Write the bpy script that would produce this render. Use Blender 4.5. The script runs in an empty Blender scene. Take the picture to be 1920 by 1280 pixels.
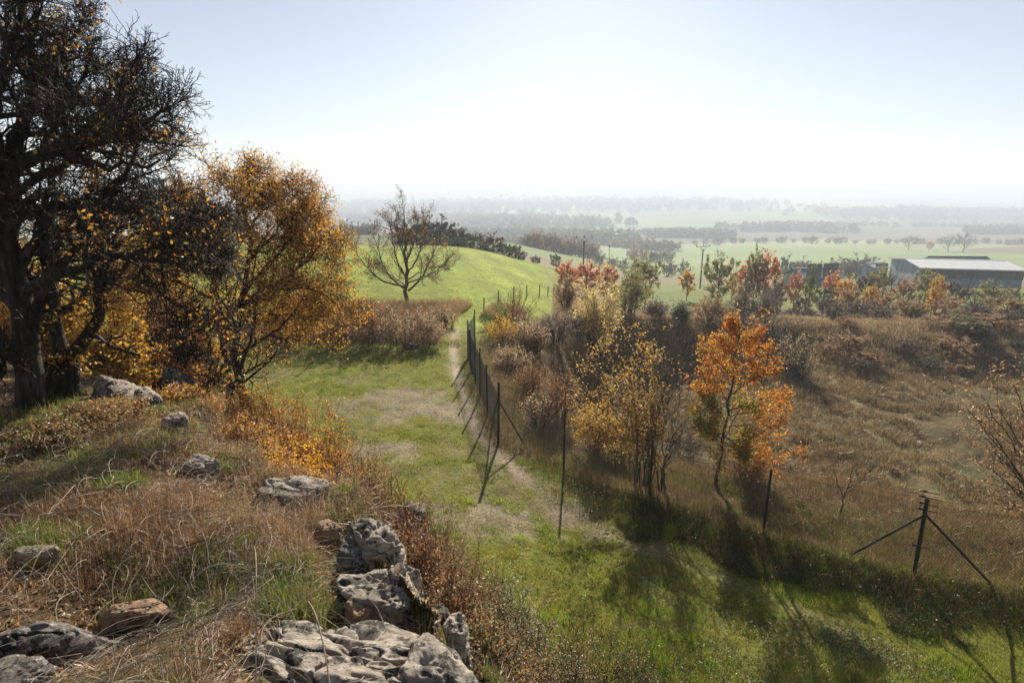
import bpy, math, random
import numpy as np
from mathutils import Vector

C = bpy.context.scene
COL = C.collection
R_ = math.radians
# ------------------------------------------------------------ camera
PITCH = R_(14.5); CAMZ = 8.3; FPX = 1120.0
cam = bpy.data.objects.new('camera', bpy.data.cameras.new('camera')); COL.objects.link(cam)
cam.data.sensor_width = 36; cam.data.lens = FPX/1920*36
cam.data.clip_start = 0.05; cam.data.clip_end = 60000
cam.location = (0, 0, CAMZ); cam.rotation_euler = (R_(90)-PITCH, 0, 0)
C.camera = cam
# ------------------------------------------------------------ sky, sun, exposure
SUN_EL, SUN_AZ = R_(27), R_(6.4)
w = bpy.data.worlds.new('World'); C.world = w; w.use_nodes = True
nt = w.node_tree; bg = nt.nodes['Background']
sky = nt.nodes.new('ShaderNodeTexSky'); sky.sky_type = 'NISHITA'; sky.sun_disc = False
sky.sun_elevation = SUN_EL; sky.sun_rotation = SUN_AZ
sky.altitude = 400; sky.air_density = 1.0; sky.dust_density = .3; sky.ozone_density = 1.3
hsv = nt.nodes.new('ShaderNodeHueSaturation'); hsv.inputs['Saturation'].default_value = .5
nt.links.new(sky.outputs[0], hsv.inputs['Color']); tint = nt.nodes.new('ShaderNodeMixRGB'); tint.blend_type = 'MULTIPLY'; tint.inputs[0].default_value = 1; tint.inputs[2].default_value = (.95, .97, 1.03, 1)
nt.links.new(hsv.outputs[0], tint.inputs[1]); nt.links.new(tint.outputs[0], bg.inputs[0]); bg.inputs[1].default_value = 0.05
sl = bpy.data.lights.new('sun', 'SUN'); sl.energy = 5.0; sl.angle = R_(0.55); sl.color = (1, .90, .75)
so = bpy.data.objects.new('sun', sl); COL.objects.link(so)
sd = Vector((math.sin(SUN_AZ)*math.cos(SUN_EL), math.cos(SUN_AZ)*math.cos(SUN_EL), math.sin(SUN_EL)))
so.rotation_euler = (-sd).to_track_quat('-Z', 'Y').to_euler()
so.location = sd*80
vs = C.view_settings; vs.view_transform = 'Standard'; vs.look = 'None'; vs.gamma = 1; vs.use_curve_mapping = False
vs.exposure = 1.0
cy = C.cycles
cy.max_bounces = 6; cy.diffuse_bounces = 2; cy.glossy_bounces = 2; cy.transmission_bounces = 3
cy.transparent_max_bounces = 8; cy.volume_bounces = 1; cy.sample_clamp_indirect = 4
cy.use_denoising = True

# ------------------------------------------------------------ numeric helpers
def lin(r, g, b):
    f = lambda c: (c/255/12.92) if c/255 <= .04045 else ((c/255+.055)/1.055)**2.4
    return (f(r), f(g), f(b))

def ray(px, py):
    u = (px-960)/FPX; v = (640-py)/FPX
    return np.array([u, math.cos(PITCH)+v*math.sin(PITCH), -math.sin(PITCH)+v*math.cos(PITCH)])
def PZ(px, py, z=0.0):
    d = ray(px, py); t = (z-CAMZ)/d[2]; return np.array([d[0]*t, d[1]*t, z])
def PD(px, py, y):
    d = ray(px, py); t = y/d[1]; return np.array([d[0]*t, y, CAMZ+d[2]*t])
def sst(x, a=0., b=1.):
    t = np.clip((x-a)/(b-a), 0, 1); return t*t*(3-2*t)

def _h(ix, iy, iz, s):
    n = (ix.astype(np.int64)*374761393 + iy.astype(np.int64)*668265263 + iz.astype(np.int64)*1274126177 + s*362437) & 0xffffffff
    n = ((n ^ (n >> 13))*1274126177) & 0xffffffff
    n = ((n ^ (n >> 15))*2246822519) & 0xffffffff
    return ((n ^ (n >> 16)) & 0xffffff)/float(0xffffff)
def vn3(x, y, z, s=0):
    x, y, z = np.broadcast_arrays(x, y, z)
    ix, iy, iz = np.floor(x), np.floor(y), np.floor(z)
    fx, fy, fz = x-ix, y-iy, z-iz
    fx = fx*fx*fx*(fx*(fx*6-15)+10); fy = fy*fy*fy*(fy*(fy*6-15)+10); fz = fz*fz*fz*(fz*(fz*6-15)+10)
    r = 0
    for a in (0, 1):
        for b in (0, 1):
            for c in (0, 1):
                wgt = (fx if a else 1-fx)*(fy if b else 1-fy)*(fz if c else 1-fz)
                r = r + wgt*_h(ix+a, iy+b, iz+c, s)
    return r*2-1
def vn2(x, y, s=0):
    x, y = np.broadcast_arrays(x, y)
    ix, iy = np.floor(x), np.floor(y); fx, fy = x-ix, y-iy
    fx = fx*fx*(3-2*fx); fy = fy*fy*(3-2*fy); z = np.zeros_like(ix)
    return ((1-fx)*(1-fy)*_h(ix, iy, z, s)+fx*(1-fy)*_h(ix+1, iy, z, s)+(1-fx)*fy*_h(ix, iy+1, z, s)+fx*fy*_h(ix+1, iy+1, z, s))*2-1
def fbm2(x, y, o=4, s=0, g=.5):
    a, r, n = 1., 0, 0
    for i in range(o):
        r = r + a*vn2(x*2**i*1.03+i*17.3, y*2**i*.97-i*9.1, s+i); n += a; a *= g
    return r/n
def fbm3(x, y, z, o=4, s=0, g=.5):
    a, r, n = 1., 0, 0
    for i in range(o):
        r = r + a*vn3(x*2**i+i*7.3, y*2**i-i*3.1, z*2**i+i*5.7, s+i); n += a; a *= g
    return r/n
def pdist(x, y, pts):
    pts = np.asarray(pts, float)[:, :2]; best = np.full(np.shape(x), 1e9)
    for a, b in zip(pts[:-1], pts[1:]):
        d = b-a; L = (d*d).sum()
        t = np.clip(((x-a[0])*d[0]+(y-a[1])*d[1])/L, 0, 1)
        best = np.minimum(best, np.hypot(x-a[0]-t*d[0], y-a[1]-t*d[1]))
    return best
def inpoly(x, y, pts):
    r = np.zeros(np.shape(x), bool); n = len(pts)
    for i in range(n):
        (x1, y1), (x2, y2) = pts[i], pts[(i+1) % n]
        if y1 == y2: continue
        c = ((y1 > y) != (y2 > y)) & (x < (x2-x1)*(y-y1)/(y2-y1)+x1); r ^= c
    return r

# ------------------------------------------------------------ terrain height
TOE = [(14, -12), (10, -4), (6, 2), (3, 5), (1.5, 8), (-.85, 11), (-2.9, 14.4), (-6.2, 18.7), (-12, 26), (-24, 35), (-60, 50)]
EDGE = [(5, -12), (3, -6), (1.0, -1), (.35, .6), (.0, 1.8), (-.18, 2.4), (-.45, 3.0), (-.75, 3.65), (-1.55, 4.6), (-2.6, 5.4), (-5, 7.8), (-9, 10), (-16, 13.5), (-60, 30)]
_tx = [p[0] for p in TOE][::-1]; _ty = [p[1] for p in TOE][::-1]
_ex = [p[0] for p in EDGE][::-1]; _ey = [p[1] for p in EDGE][::-1]
PIT = [(0.4, 25), (2.6, 21.5), (5.2, 18.2), (8.5, 15.6), (13, 13.2), (24, 9.5), (60, 0), (140, -10), (140, 80), (60, 66), (38, 60), (30, 58), (22, 56), (15, 52), (9, 48), (5, 43), (2.4, 37), (0.9, 31)]
ZL_D = [-1e5, 0, 45, 70, 90, 110, 150, 200, 280, 350, 500, 700, 1000, 1500, 2200, 2900, 3500, 4200, 5000, 9000, 12000, 20000]
ZL = [0, 0, 0, .1, -.2, -2.5, -9, -13.5, -13.5, -23, -46, -60, -72, -82, -82, -64, -38, -9, -3, -40, -90, -200]
ZR = [0, 0, -2.0, -7.2, -8.8, -10.4, -16.5, -22.5, -31, -37, -47, -58, -72, -82, -82, -64, -38, -9, -3, -40, -90, -200]
FP = [(-2.0, 31.2), (-2.2, 28.6), (-1.9, 26.6), (-1.6, 24.8), (-1.3, 23.2), (-.92, 21.1), (-.47, 18.8), (1.63, 17.2), (3.95, 15.5), (6.41, 13.56), (9.12, 11.8), (12.6, 10.6), (16.2, 9.4), (20, 8.2)]
def hill(x, y):
    """0 at the foot of the outcrop, 1 on its top; distance to the brink; on top or not"""
    m = sst(np.hypot(x, y), 1.2, 2.5)
    X = x+m*(.30*vn2(x*1.1, y*1.1, 201)+.13*vn2(x*3.1, y*3.1, 202)); Y = y+m*(.30*vn2(x*1.1+9, y*1.1, 203)+.13*vn2(x*3.1, y*3.1, 204))
    yT = np.interp(X, _tx, _ty); yE = np.interp(X, _ex, _ey)
    dT = pdist(X, Y, TOE); dE = pdist(X, Y, EDGE)
    t = np.where(Y < yT, dT/(dT+dE+1e-6), 0); t = np.where(Y < yE, 1, t)
    return t, dE, Y < yE
LOWS = [(-2.15, 2.55, .75, .28), (-1.75, 4.25, .45, .16), (-2.6, 4.8, .4, .12), (-1.9, 2.9, .4, .1), (-2.55, 3.15, .3, .08), (-2.9, 5.6, .35, .1)]
def height(x, y):
    x = np.asarray(x, float); y = np.asarray(y, float)
    u = x/np.maximum(y, 5)
    s = sst(u, -.12, .27)
    z = np.interp(y, ZL_D, ZL)*(1-s)+np.interp(y, ZL_D, ZR)*s
    d = np.hypot(x, y)
    z = z + .12*fbm2(x*.25, y*.25, 3, 5)*sst(d, 6, 20)
    far = sst(d, 150, 600)
    z = z + far*(4*fbm2(x/160, y/160, 3, 9)) + sst(d, 700, 2500)*11*fbm2(x/900, y/700, 4, 21)
    z = z + sst(d, 2600, 4200)*24*fbm2(x/1500+3.3, y/1500, 4, 33)
    # outcrop hill
    t, dE, top = hill(x, y)
    prof_c = np.interp(t, [0, .5, .93, 1], [0, .38, .84, 1])
    prof_l = np.interp(t, [0, .3, 1], [0, .24, 1])
    k = sst(-x, 1, 5)
    prof = prof_c*(1-k)+prof_l*k
    plate = 6.55-.13*np.clip(y, -3, 40)+.10*fbm2(x*.9, y*.9, 3, 44)
    plate = plate-.24*sst(-dE, -1.0, -.15)*sst(-y, -4.2, -3.4)*sst(x, -1.9, -1.1)*top
    for a_, b_, r_, q_ in LOWS: plate = plate-q_*np.exp(-((x-a_)**2+(y-b_)**2)/(r_*r_))
    hz = plate*prof + (.25*fbm2(x*.5, y*.5, 3, 3)*sst(t, .02, .5)*(1-.6*sst(t, .9, 1)))
    z = z*(1-sst(t, 0, .2)) + hz
    # pit
    ins = inpoly(x, y, PIT); dp = pdist(x, y, PIT+[PIT[0]])
    wdt = 4.5+5*sst(-y, -26, -18)+8*sst(x, 5, 14)*sst(-y, -40, -20)
    wob = 1+.35*fbm2(x*.35, y*.35, 3, 61)
    tp = np.where(ins, sst(dp*wob/wdt), 0)
    floor = -6.4-.012*np.clip(x-10, 0, 60)+.35*fbm2(x*.18, y*.18, 3, 71)+.26*fbm2(x*.95, y*.95, 3, 72)*sst(y, 22, 34)+.06*fbm2(x*1.2, y*1.2, 2, 73)
    back = sst(y+2.5*fbm2(x*.15, y*.15, 2, 75), 44, 60)*sst(x, 22, 34)
    z = z*(1-tp*(1-back)) + floor*tp*(1-back)
    z = z + .32*np.exp(-(pdist(x, y, FP[6:])/.8)**2)*(1-sst(-x, -4, -1))
    # banks at pit rim / under hedge
    rim = np.exp(-((dp-1.2)/1.6)**2)*(~ins)*sst(y, 40, 50)*sst(-x, -40, -25)*sst(x, -2, 6)
    z = z + .5*rim
    return z
def hz1(x, y): return float(height(np.array([x]), np.array([y]))[0])

PATHPX = [(905, 570), (893, 583), (872, 597), (858, 612), (849, 640), (852, 672), (856, 700), (866, 730), (880, 765), (893, 800), (935, 850), (1000, 893), (1060, 930), (1150, 968), (1260, 1008), (1400, 1060), (1600, 1150)]
PATH = [tuple(PZ(a, b)[:2]) for a, b in PATHPX]

# ------------------------------------------------------------ mesh helpers
def mesh_obj(name, V, F, mat, parent=None, col=None, smooth=False, origin=(0, 0, 0)):
    me = bpy.data.meshes.new(name)
    V = np.asarray(V, np.float32).reshape(-1, 3) - np.asarray(origin, np.float32)
    Fs = F if isinstance(F, list) else [F]
    Fs = [np.asarray(f, np.int32) for f in Fs if len(f)]
    loops = np.concatenate([f.ravel() for f in Fs])
    tot = np.concatenate([np.full(len(f), f.shape[1], np.int32) for f in Fs])
    start = np.concatenate([[0], np.cumsum(tot)[:-1]]).astype(np.int32)
    me.vertices.add(len(V)); me.vertices.foreach_set('co', V.ravel())
    me.loops.add(len(loops)); me.loops.foreach_set('vertex_index', loops)
    me.polygons.add(len(tot)); me.polygons.foreach_set('loop_start', start)
    try: me.polygons.foreach_set('loop_total', tot)
    except Exception: pass
    me.polygons.foreach_set('use_smooth', np.full(len(tot), bool(smooth)))
    me.update(calc_edges=True)
    if col is not None:
        c = np.ones((len(V), 4), np.float32); c[:, :3] = np.clip(np.asarray(col, np.float32).reshape(-1, 3), 0, 1)
        a = me.color_attributes.new('col', 'FLOAT_COLOR', 'POINT'); a.data.foreach_set('color', c.ravel())
    me.materials.append(mat)
    o = bpy.data.objects.new(name, me); COL.objects.link(o)
    if parent is not None: o.parent = parent
    else: o.location = origin
    return o
def tag(o, label=None, cat=None, group=None, kind=None):
    for k, v in (('label', label), ('category', cat), ('group', group), ('kind', kind)):
        if v: o[k] = v
    return o
def thing(name, label, cat, loc, group=None, rz=0):
    o = bpy.data.objects.new(name, None); COL.objects.link(o); o.empty_display_size = .2
    o.location = loc; o.rotation_euler = (0, 0, rz)
    return tag(o, label, cat, group)
def dup(root, label, loc, rz=0, sc=(1, 1, 1), group=None, cat=None, name=None):
    r = root.copy(); COL.objects.link(r)
    r.location = loc; r.rotation_euler = (0, 0, rz); r.scale = sc; r['label'] = label
    if group: r['group'] = group
    elif 'group' in r.keys(): del r['group']
    if cat: r['category'] = cat
    if name: r.name = name
    for ch in list(root.children):
        c = ch.copy(); COL.objects.link(c); c.parent = r
    return r

# tubes through polylines P (N,K,3) with radii R (N,K)
def tubes(P, R, S=4):
    P = np.asarray(P, float); N, K, _ = P.shape
    T = np.gradient(P, axis=1); T /= np.linalg.norm(T, axis=2, keepdims=True)+1e-9
    m = T.mean(1); ref = np.where((np.abs(m[:, 2:3]) > .8), np.array([[1., 0, 0]]), np.array([[0, 0, 1.]]))[:, None, :]
    A = np.cross(T, np.broadcast_to(ref, T.shape)); A /= np.linalg.norm(A, axis=2, keepdims=True)+1e-9
    B = np.cross(T, A)
    th = np.arange(S)*2*math.pi/S
    V = P[:, :, None, :]+R[:, :, None, None]*(A[:, :, None, :]*np.cos(th)[None, None, :, None]+B[:, :, None, :]*np.sin(th)[None, None, :, None])
    idx = np.arange(N*K*S).reshape(N, K, S)
    a = idx[:, :-1]; b = idx[:, 1:]; a2 = np.roll(a, -1, 2); b2 = np.roll(b, -1, 2)
    F = np.stack([a, a2, b2, b], -1).reshape(-1, 4)
    return V.reshape(-1, 3), F
def merge(parts):
    Vs, Fs, o = [], [], 0
    for V, F in parts:
        Vs.append(V); Fs.append(np.asarray(F)+o); o += len(V)
    return np.concatenate(Vs), Fs
def resample(pts, K):
    pts = np.asarray(pts, float); L = np.concatenate([[0], np.cumsum(np.linalg.norm(np.diff(pts, axis=0), axis=1))])
    # Catmull-like smoothing through dense linear + blur
    t = np.linspace(0, L[-1], K)
    q = np.stack([np.interp(t, L, pts[:, i]) for i in range(3)], 1)
    for _ in range(2):
        q[1:-1] = .25*q[:-2]+.5*q[1:-1]+.25*q[2:]
    return q
def spawn(P, R, n, rng, t=(.25, 1), ang=(30, 60), L=(.4, .7), K=4, wig=.2, up=.05, rr=.6, tip=.35, flat=0, Labs=None, rmin=.0015, taperL=.5):
    N = len(P); KK = P.shape[1]
    seg = np.linalg.norm(np.diff(P, axis=1), axis=2); Lp = seg.sum(1)
    tt = t[0]+(t[1]-t[0])*(np.arange(n)[None, :]+rng.random((N, n)))/n
    f = tt*(KK-1); i = np.minimum(f.astype(int), KK-2); fr = (f-i)[..., None]
    ar = np.arange(N)[:, None]
    pos = P[ar, i]*(1-fr)+P[ar, i+1]*fr; tan = P[ar, i+1]-P[ar, i]
    rad = R[ar, i]*(1-fr[..., 0])+R[ar, i+1]*fr[..., 0]
    pos = pos.reshape(-1, 3); tan = tan.reshape(-1, 3); tan /= np.linalg.norm(tan, axis=1, keepdims=True)+1e-9
    q = rng.normal(size=tan.shape); q[:, 2] *= (1-flat)
    q -= (q*tan).sum(1, keepdims=True)*tan; q /= np.linalg.norm(q, axis=1, keepdims=True)+1e-9
    a = np.radians(rng.uniform(ang[0], ang[1], len(pos)))[:, None]
    d = tan*np.cos(a)+q*np.sin(a)
    if Labs: ln = rng.uniform(Labs[0], Labs[1], len(pos))*(1-taperL*tt.reshape(-1)*.6)
    else: ln = np.repeat(Lp, n)*rng.uniform(L[0], L[1], len(pos))*(1-taperL*tt.reshape(-1))
    out = np.zeros((len(pos), K, 3)); out[:, 0] = pos
    st = (ln/(K-1))[:, None]
    for k in range(1, K):
        d = d+wig*rng.normal(size=d.shape)+np.array([0, 0, up]); d /= np.linalg.norm(d, axis=1, keepdims=True)
        out[:, k] = out[:, k-1]+d*st
    r0 = np.maximum(rad.reshape(-1)*rr, rmin)
    return out, r0[:, None]*np.linspace(1, tip, K)[None, :]

def leaves(P, rng, n, size, pal, spread=.05, t=(.3, 1), up=.0, asp=.55):
    """n leaves scattered along polylines P; pal = list of (weight,(r,g,b))"""
    N, K, _ = P.shape
    i = rng.integers(0, N, n); tt = t[0]+(t[1]-t[0])*rng.random(n)
    f = tt*(K-1); k = np.minimum(f.astype(int), K-2); fr = (f-k)[:, None]
    pos = P[i, k]*(1-fr)+P[i, k+1]*fr + rng.normal(size=(n, 3))*spread
    return leaf_quads(pos, rng, size, pal, up, asp)
def leaf_quads(pos, rng, size, pal, up=0., asp=.55):
    n = len(pos)
    a = rng.normal(size=(n, 3)); a[:, 2] += up; a /= np.linalg.norm(a, axis=1, keepdims=True)
    b = np.cross(a, rng.normal(size=(n, 3))); b /= np.linalg.norm(b, axis=1, keepdims=True)+1e-9
    c = np.cross(a, b)
    s = (size*rng.uniform(.55, 1.25, n) if np.isscalar(size) else size)[:, None]
    V = np.stack([pos-a*s*.5, pos+b*s*asp*.5-a*s*.05+c*s*.12, pos+a*s*.5, pos-b*s*asp*.5-a*s*.05+c*s*.12], 1)
    F = np.arange(n*4).reshape(n, 4)
    w_ = np.array([p[0] for p in pal], float); w_ /= w_.sum(); cs = np.array([p[1] for p in pal])
    col = cs[rng.choice(len(pal), n, p=w_)]*rng.uniform(.65, 1.3, n)[:, None]
    return V.reshape(-1, 3), F, np.repeat(col, 4, 0)
def blades(pos, h, wd, rng, lean=.35, segs=2, az=None, droop=.5):
    n = len(pos); h = np.broadcast_to(h, n); wd = np.broadcast_to(wd, n)
    if az is None: az = rng.uniform(0, 2*math.pi, n)
    l = np.abs(rng.normal(0, lean, n))
    d = np.stack([np.cos(az), np.sin(az), np.zeros(n)], 1)
    fa = rng.uniform(0, 2*math.pi, n); s = np.stack([np.cos(fa), np.sin(fa), np.zeros(n)], 1)
    rows = []
    for k in range(segs+1):
        t = k/segs
        c = pos+d*(h*l*(t**1.6))[:, None]+np.array([0, 0, 1.])*(h*(t-droop*l*t*t*.6))[:, None]
        if k < segs:
            ww = (wd*(1-t*.75)*.5)[:, None]; rows += [c-s*ww, c+s*ww]
        else: rows += [c]
    V = np.stack(rows, 1); m = V.shape[1]; base = (np.arange(n)*m)[:, None]
    q = []
    for k in range(segs-1): q.append(base+np.array([[2*k, 2*k+1, 2*k+3, 2*k+2]]))
    F = ([np.concatenate(q)] if q else [])+[base+np.array([[2*(segs-1), 2*(segs-1)+1, m-1]])]
    return V.reshape(-1, 3), F, m
def pick(rng, pal, n, lo=.65, hi=1.3):
    w_ = np.array([p[0] for p in pal], float); w_ /= w_.sum(); cs = np.array([p[1] for p in pal])
    return cs[rng.choice(len(pal), n, p=w_)]*rng.uniform(lo, hi, n)[:, None]

# ------------------------------------------------------------ materials
def new_mat(name):
    m = bpy.data.materials.new(name); m.use_nodes = True; n = m.node_tree.nodes; n.clear()
    return m, n, m.node_tree.links
def foliage_mat(name, transl=.45, rough=.5, gloss=.04, tint=(1, 1, 1)):
    m, n, l = new_mat(name)
    at = n.new('ShaderNodeAttribute'); at.attribute_name = 'col'
    df = n.new('ShaderNodeBsdfDiffuse'); tr = n.new('ShaderNodeBsdfTranslucent'); mx = n.new('ShaderNodeMixShader')
    gl = n.new('ShaderNodeBsdfGlossy'); gl.inputs['Roughness'].default_value = rough; mx2 = n.new('ShaderNodeMixShader')
    gl.inputs['Color'].default_value = (1, 1, 1, 1)
    out = n.new('ShaderNodeOutputMaterial')
    l.new(at.outputs['Color'], df.inputs[0])
    g = n.new('ShaderNodeMixRGB'); g.blend_type = 'MULTIPLY'; g.inputs[0].default_value = 1; g.inputs[2].default_value = (*tint, 1)
    l.new(at.outputs['Color'], g.inputs[1]); l.new(g.outputs[0], tr.inputs[0])
    mx.inputs[0].default_value = transl; l.new(df.outputs[0], mx.inputs[1]); l.new(tr.outputs[0], mx.inputs[2])
    mx2.inputs[0].default_value = gloss; l.new(mx.outputs[0], mx2.inputs[1]); l.new(gl.outputs[0], mx2.inputs[2])
    l.new(mx2.outputs[0], out.inputs[0])
    return m
def noise_mat(name, c1, c2, scale=8, detail=8, rough=.9, bump=.3, dist=.02, c3=None, spec=.2, coord='Object', stretch=(1, 1, 1), metallic=0):
    m, n, l = new_mat(name)
    out = n.new('ShaderNodeOutputMaterial'); b = n.new('ShaderNodeBsdfPrincipled'); l.new(b.outputs[0], out.inputs[0])
    tc = n.new('ShaderNodeTexCoord'); mp = n.new('ShaderNodeMapping'); mp.inputs['Scale'].default_value = stretch
    l.new(tc.outputs[coord], mp.inputs[0])
    nz = n.new('ShaderNodeTexNoise'); nz.inputs['Scale'].default_value = scale; nz.inputs['Detail'].default_value = detail
    l.new(mp.outputs[0], nz.inputs['Vector'])
    cr = n.new('ShaderNodeValToRGB'); cr.color_ramp.elements[0].position = .35; cr.color_ramp.elements[1].position = .65
    cr.color_ramp.elements[0].color = (*c1, 1); cr.color_ramp.elements[1].color = (*c2, 1)
    if c3:
        e = cr.color_ramp.elements.new(.5); e.color = (*c3, 1)
    l.new(nz.outputs['Fac'], cr.inputs[0]); l.new(cr.outputs[0], b.inputs['Base Color'])
    b.inputs['Roughness'].default_value = rough; b.inputs['Specular IOR Level'].default_value = spec; b.inputs['Metallic'].default_value = metallic
    if bump:
        nb = n.new('ShaderNodeTexNoise'); nb.inputs['Scale'].default_value = scale*2.5; nb.inputs['Detail'].default_value = 6
        l.new(mp.outputs[0], nb.inputs['Vector'])
        bp = n.new('ShaderNodeBump'); bp.inputs['Strength'].default_value = bump; bp.inputs['Distance'].default_value = dist
        l.new(nb.outputs['Fac'], bp.inputs['Height']); l.new(bp.outputs[0], b.inputs['Normal'])
    return m
M_LEAF = foliage_mat('leaf', .5, gloss=.05)
M_GRASS = foliage_mat('grass_blade', .45, gloss=.03)
M_STRAW = foliage_mat('dry_straw', .3, rough=.45, gloss=.06)
M_TWIG = noise_mat('twig_bark', (.035, .028, .022), (.11, .09, .07), 20, bump=0, rough=.85)
M_BARK = noise_mat('dark_bark', (.018, .014, .011), (.09, .075, .058), 6, bump=.9, dist=.03, c3=(.04, .032, .026), stretch=(3, 3, .6))
M_BARKG = noise_mat('grey_bark', (.05, .042, .035), (.17, .15, .125), 5, bump=.5, dist=.02, stretch=(2, 2, .6))
M_REDTWIG = noise_mat('red_stem', (.09, .045, .035), (.2, .11, .08), 20, bump=0, rough=.7)
M_CANE = noise_mat('pale_cane', (.2, .15, .11), (.42, .36, .3), 14, bump=0, rough=.6)
M_POST = noise_mat('green_painted_steel', (.008, .016, .014), (.018, .03, .026), 12, bump=.1, dist=.003, rough=.45, spec=.5)
M_WIRE = noise_mat('green_coated_wire', (.018, .03, .03), (.05, .07, .07), 9, bump=0, rough=.5, spec=.5)
M_WOODPOST = noise_mat('weathered_wood', (.06, .05, .04), (.16, .13, .1), 5, bump=.4, stretch=(4, 4, .5))

# ground
def ground_mat():
    m, n, l = new_mat('ground')
    out = n.new('ShaderNodeOutputMaterial'); b = n.new('ShaderNodeBsdfPrincipled'); l.new(b.outputs[0], out.inputs[0])
    at = n.new('ShaderNodeAttribute'); at.attribute_name = 'col'
    g = n.new('ShaderNodeNewGeometry')
    nz = n.new('ShaderNodeTexNoise'); nz.inputs['Scale'].default_value = 9; nz.inputs['Detail'].default_value = 9; nz.inputs['Roughness'].default_value = .7
    nz2 = n.new('ShaderNodeTexNoise'); nz2.inputs['Scale'].default_value = 1.3; nz2.inputs['Detail'].default_value = 6
    l.new(g.outputs['Position'], nz.inputs['Vector']); l.new(g.outputs['Position'], nz2.inputs['Vector'])
    mr = n.new('ShaderNodeMapRange'); mr.inputs[1].default_value = .3; mr.inputs[2].default_value = .7; mr.inputs[3].default_value = .45; mr.inputs[4].default_value = 1.55
    l.new(nz.outputs['Fac'], mr.inputs[0])
    mr2 = n.new('ShaderNodeMapRange'); mr2.inputs[1].default_value = .3; mr2.inputs[2].default_value = .7; mr2.inputs[3].default_value = .75; mr2.inputs[4].default_value = 1.25
    l.new(nz2.outputs['Fac'], mr2.inputs[0])
    mu = n.new('ShaderNodeMath'); mu.operation = 'MULTIPLY'; l.new(mr.outputs[0], mu.inputs[0]); l.new(mr2.outputs[0], mu.inputs[1])
    vm = n.new('ShaderNodeVectorMath'); vm.operation = 'SCALE'; l.new(at.outputs['Color'], vm.inputs[0]); l.new(mu.outputs[0], vm.inputs['Scale'])
    l.new(vm.outputs[0], b.inputs['Base Color'])
    b.inputs['Roughness'].default_value = .95; b.inputs['Specular IOR Level'].default_value = .1
    bp = n.new('ShaderNodeBump'); bp.inputs['Strength'].default_value = .8; bp.inputs['Distance'].default_value = .06
    l.new(nz.outputs['Fac'], bp.inputs['Height']); l.new(bp.outputs[0], b.inputs['Normal'])
    return m
M_GROUND = ground_mat()

# ------------------------------------------------------------ surface cover masks (what grows where)
DIRT = [(PZ(975, 962)[:2], 3.2, 1.6), (PZ(770, 755)[:2], 3.2, 1.9), (PZ(860, 770)[:2], 1.6, 1.8), (PZ(700, 850)[:2], 1.4, .8)]
def masks(x, y):
    d = np.hypot(x, y); az = x/np.maximum(y, 1)
    t, dE, top = hill(x, y)
    ins = inpoly(x, y, PIT); dp = pdist(x, y, PIT+[PIT[0]])
    n1 = fbm2(x*.9, y*.9, 3, 81); n2 = fbm2(x*.22, y*.22, 3, 82)
    path = np.exp(-(pdist(x, y, PATH)/(.25+.14*n1))**2)
    dirt = np.zeros_like(x)
    for c, rx, ry in DIRT:
        dirt = np.maximum(dirt, sst(1.25-np.sqrt(((x-c[0])/rx)**2+((y-c[1])/ry)**2)+.8*n1+.5*fbm2(x*2.3, y*2.3, 3, 83), 0, .9))
    path2 = np.exp(-(pdist(x, y, PATH)/1.5)**2)*sst(n1, -.3, .5)*.6*sst(-y, -24, -16)*(.15+.85*sst(y, 13, 17))
    return dict(d=d, az=az, t=t, ins=ins, dp=dp, n1=n1, n2=n2, path=np.clip(path, 0, 1), dirt=dirt, path2=path2)

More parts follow.
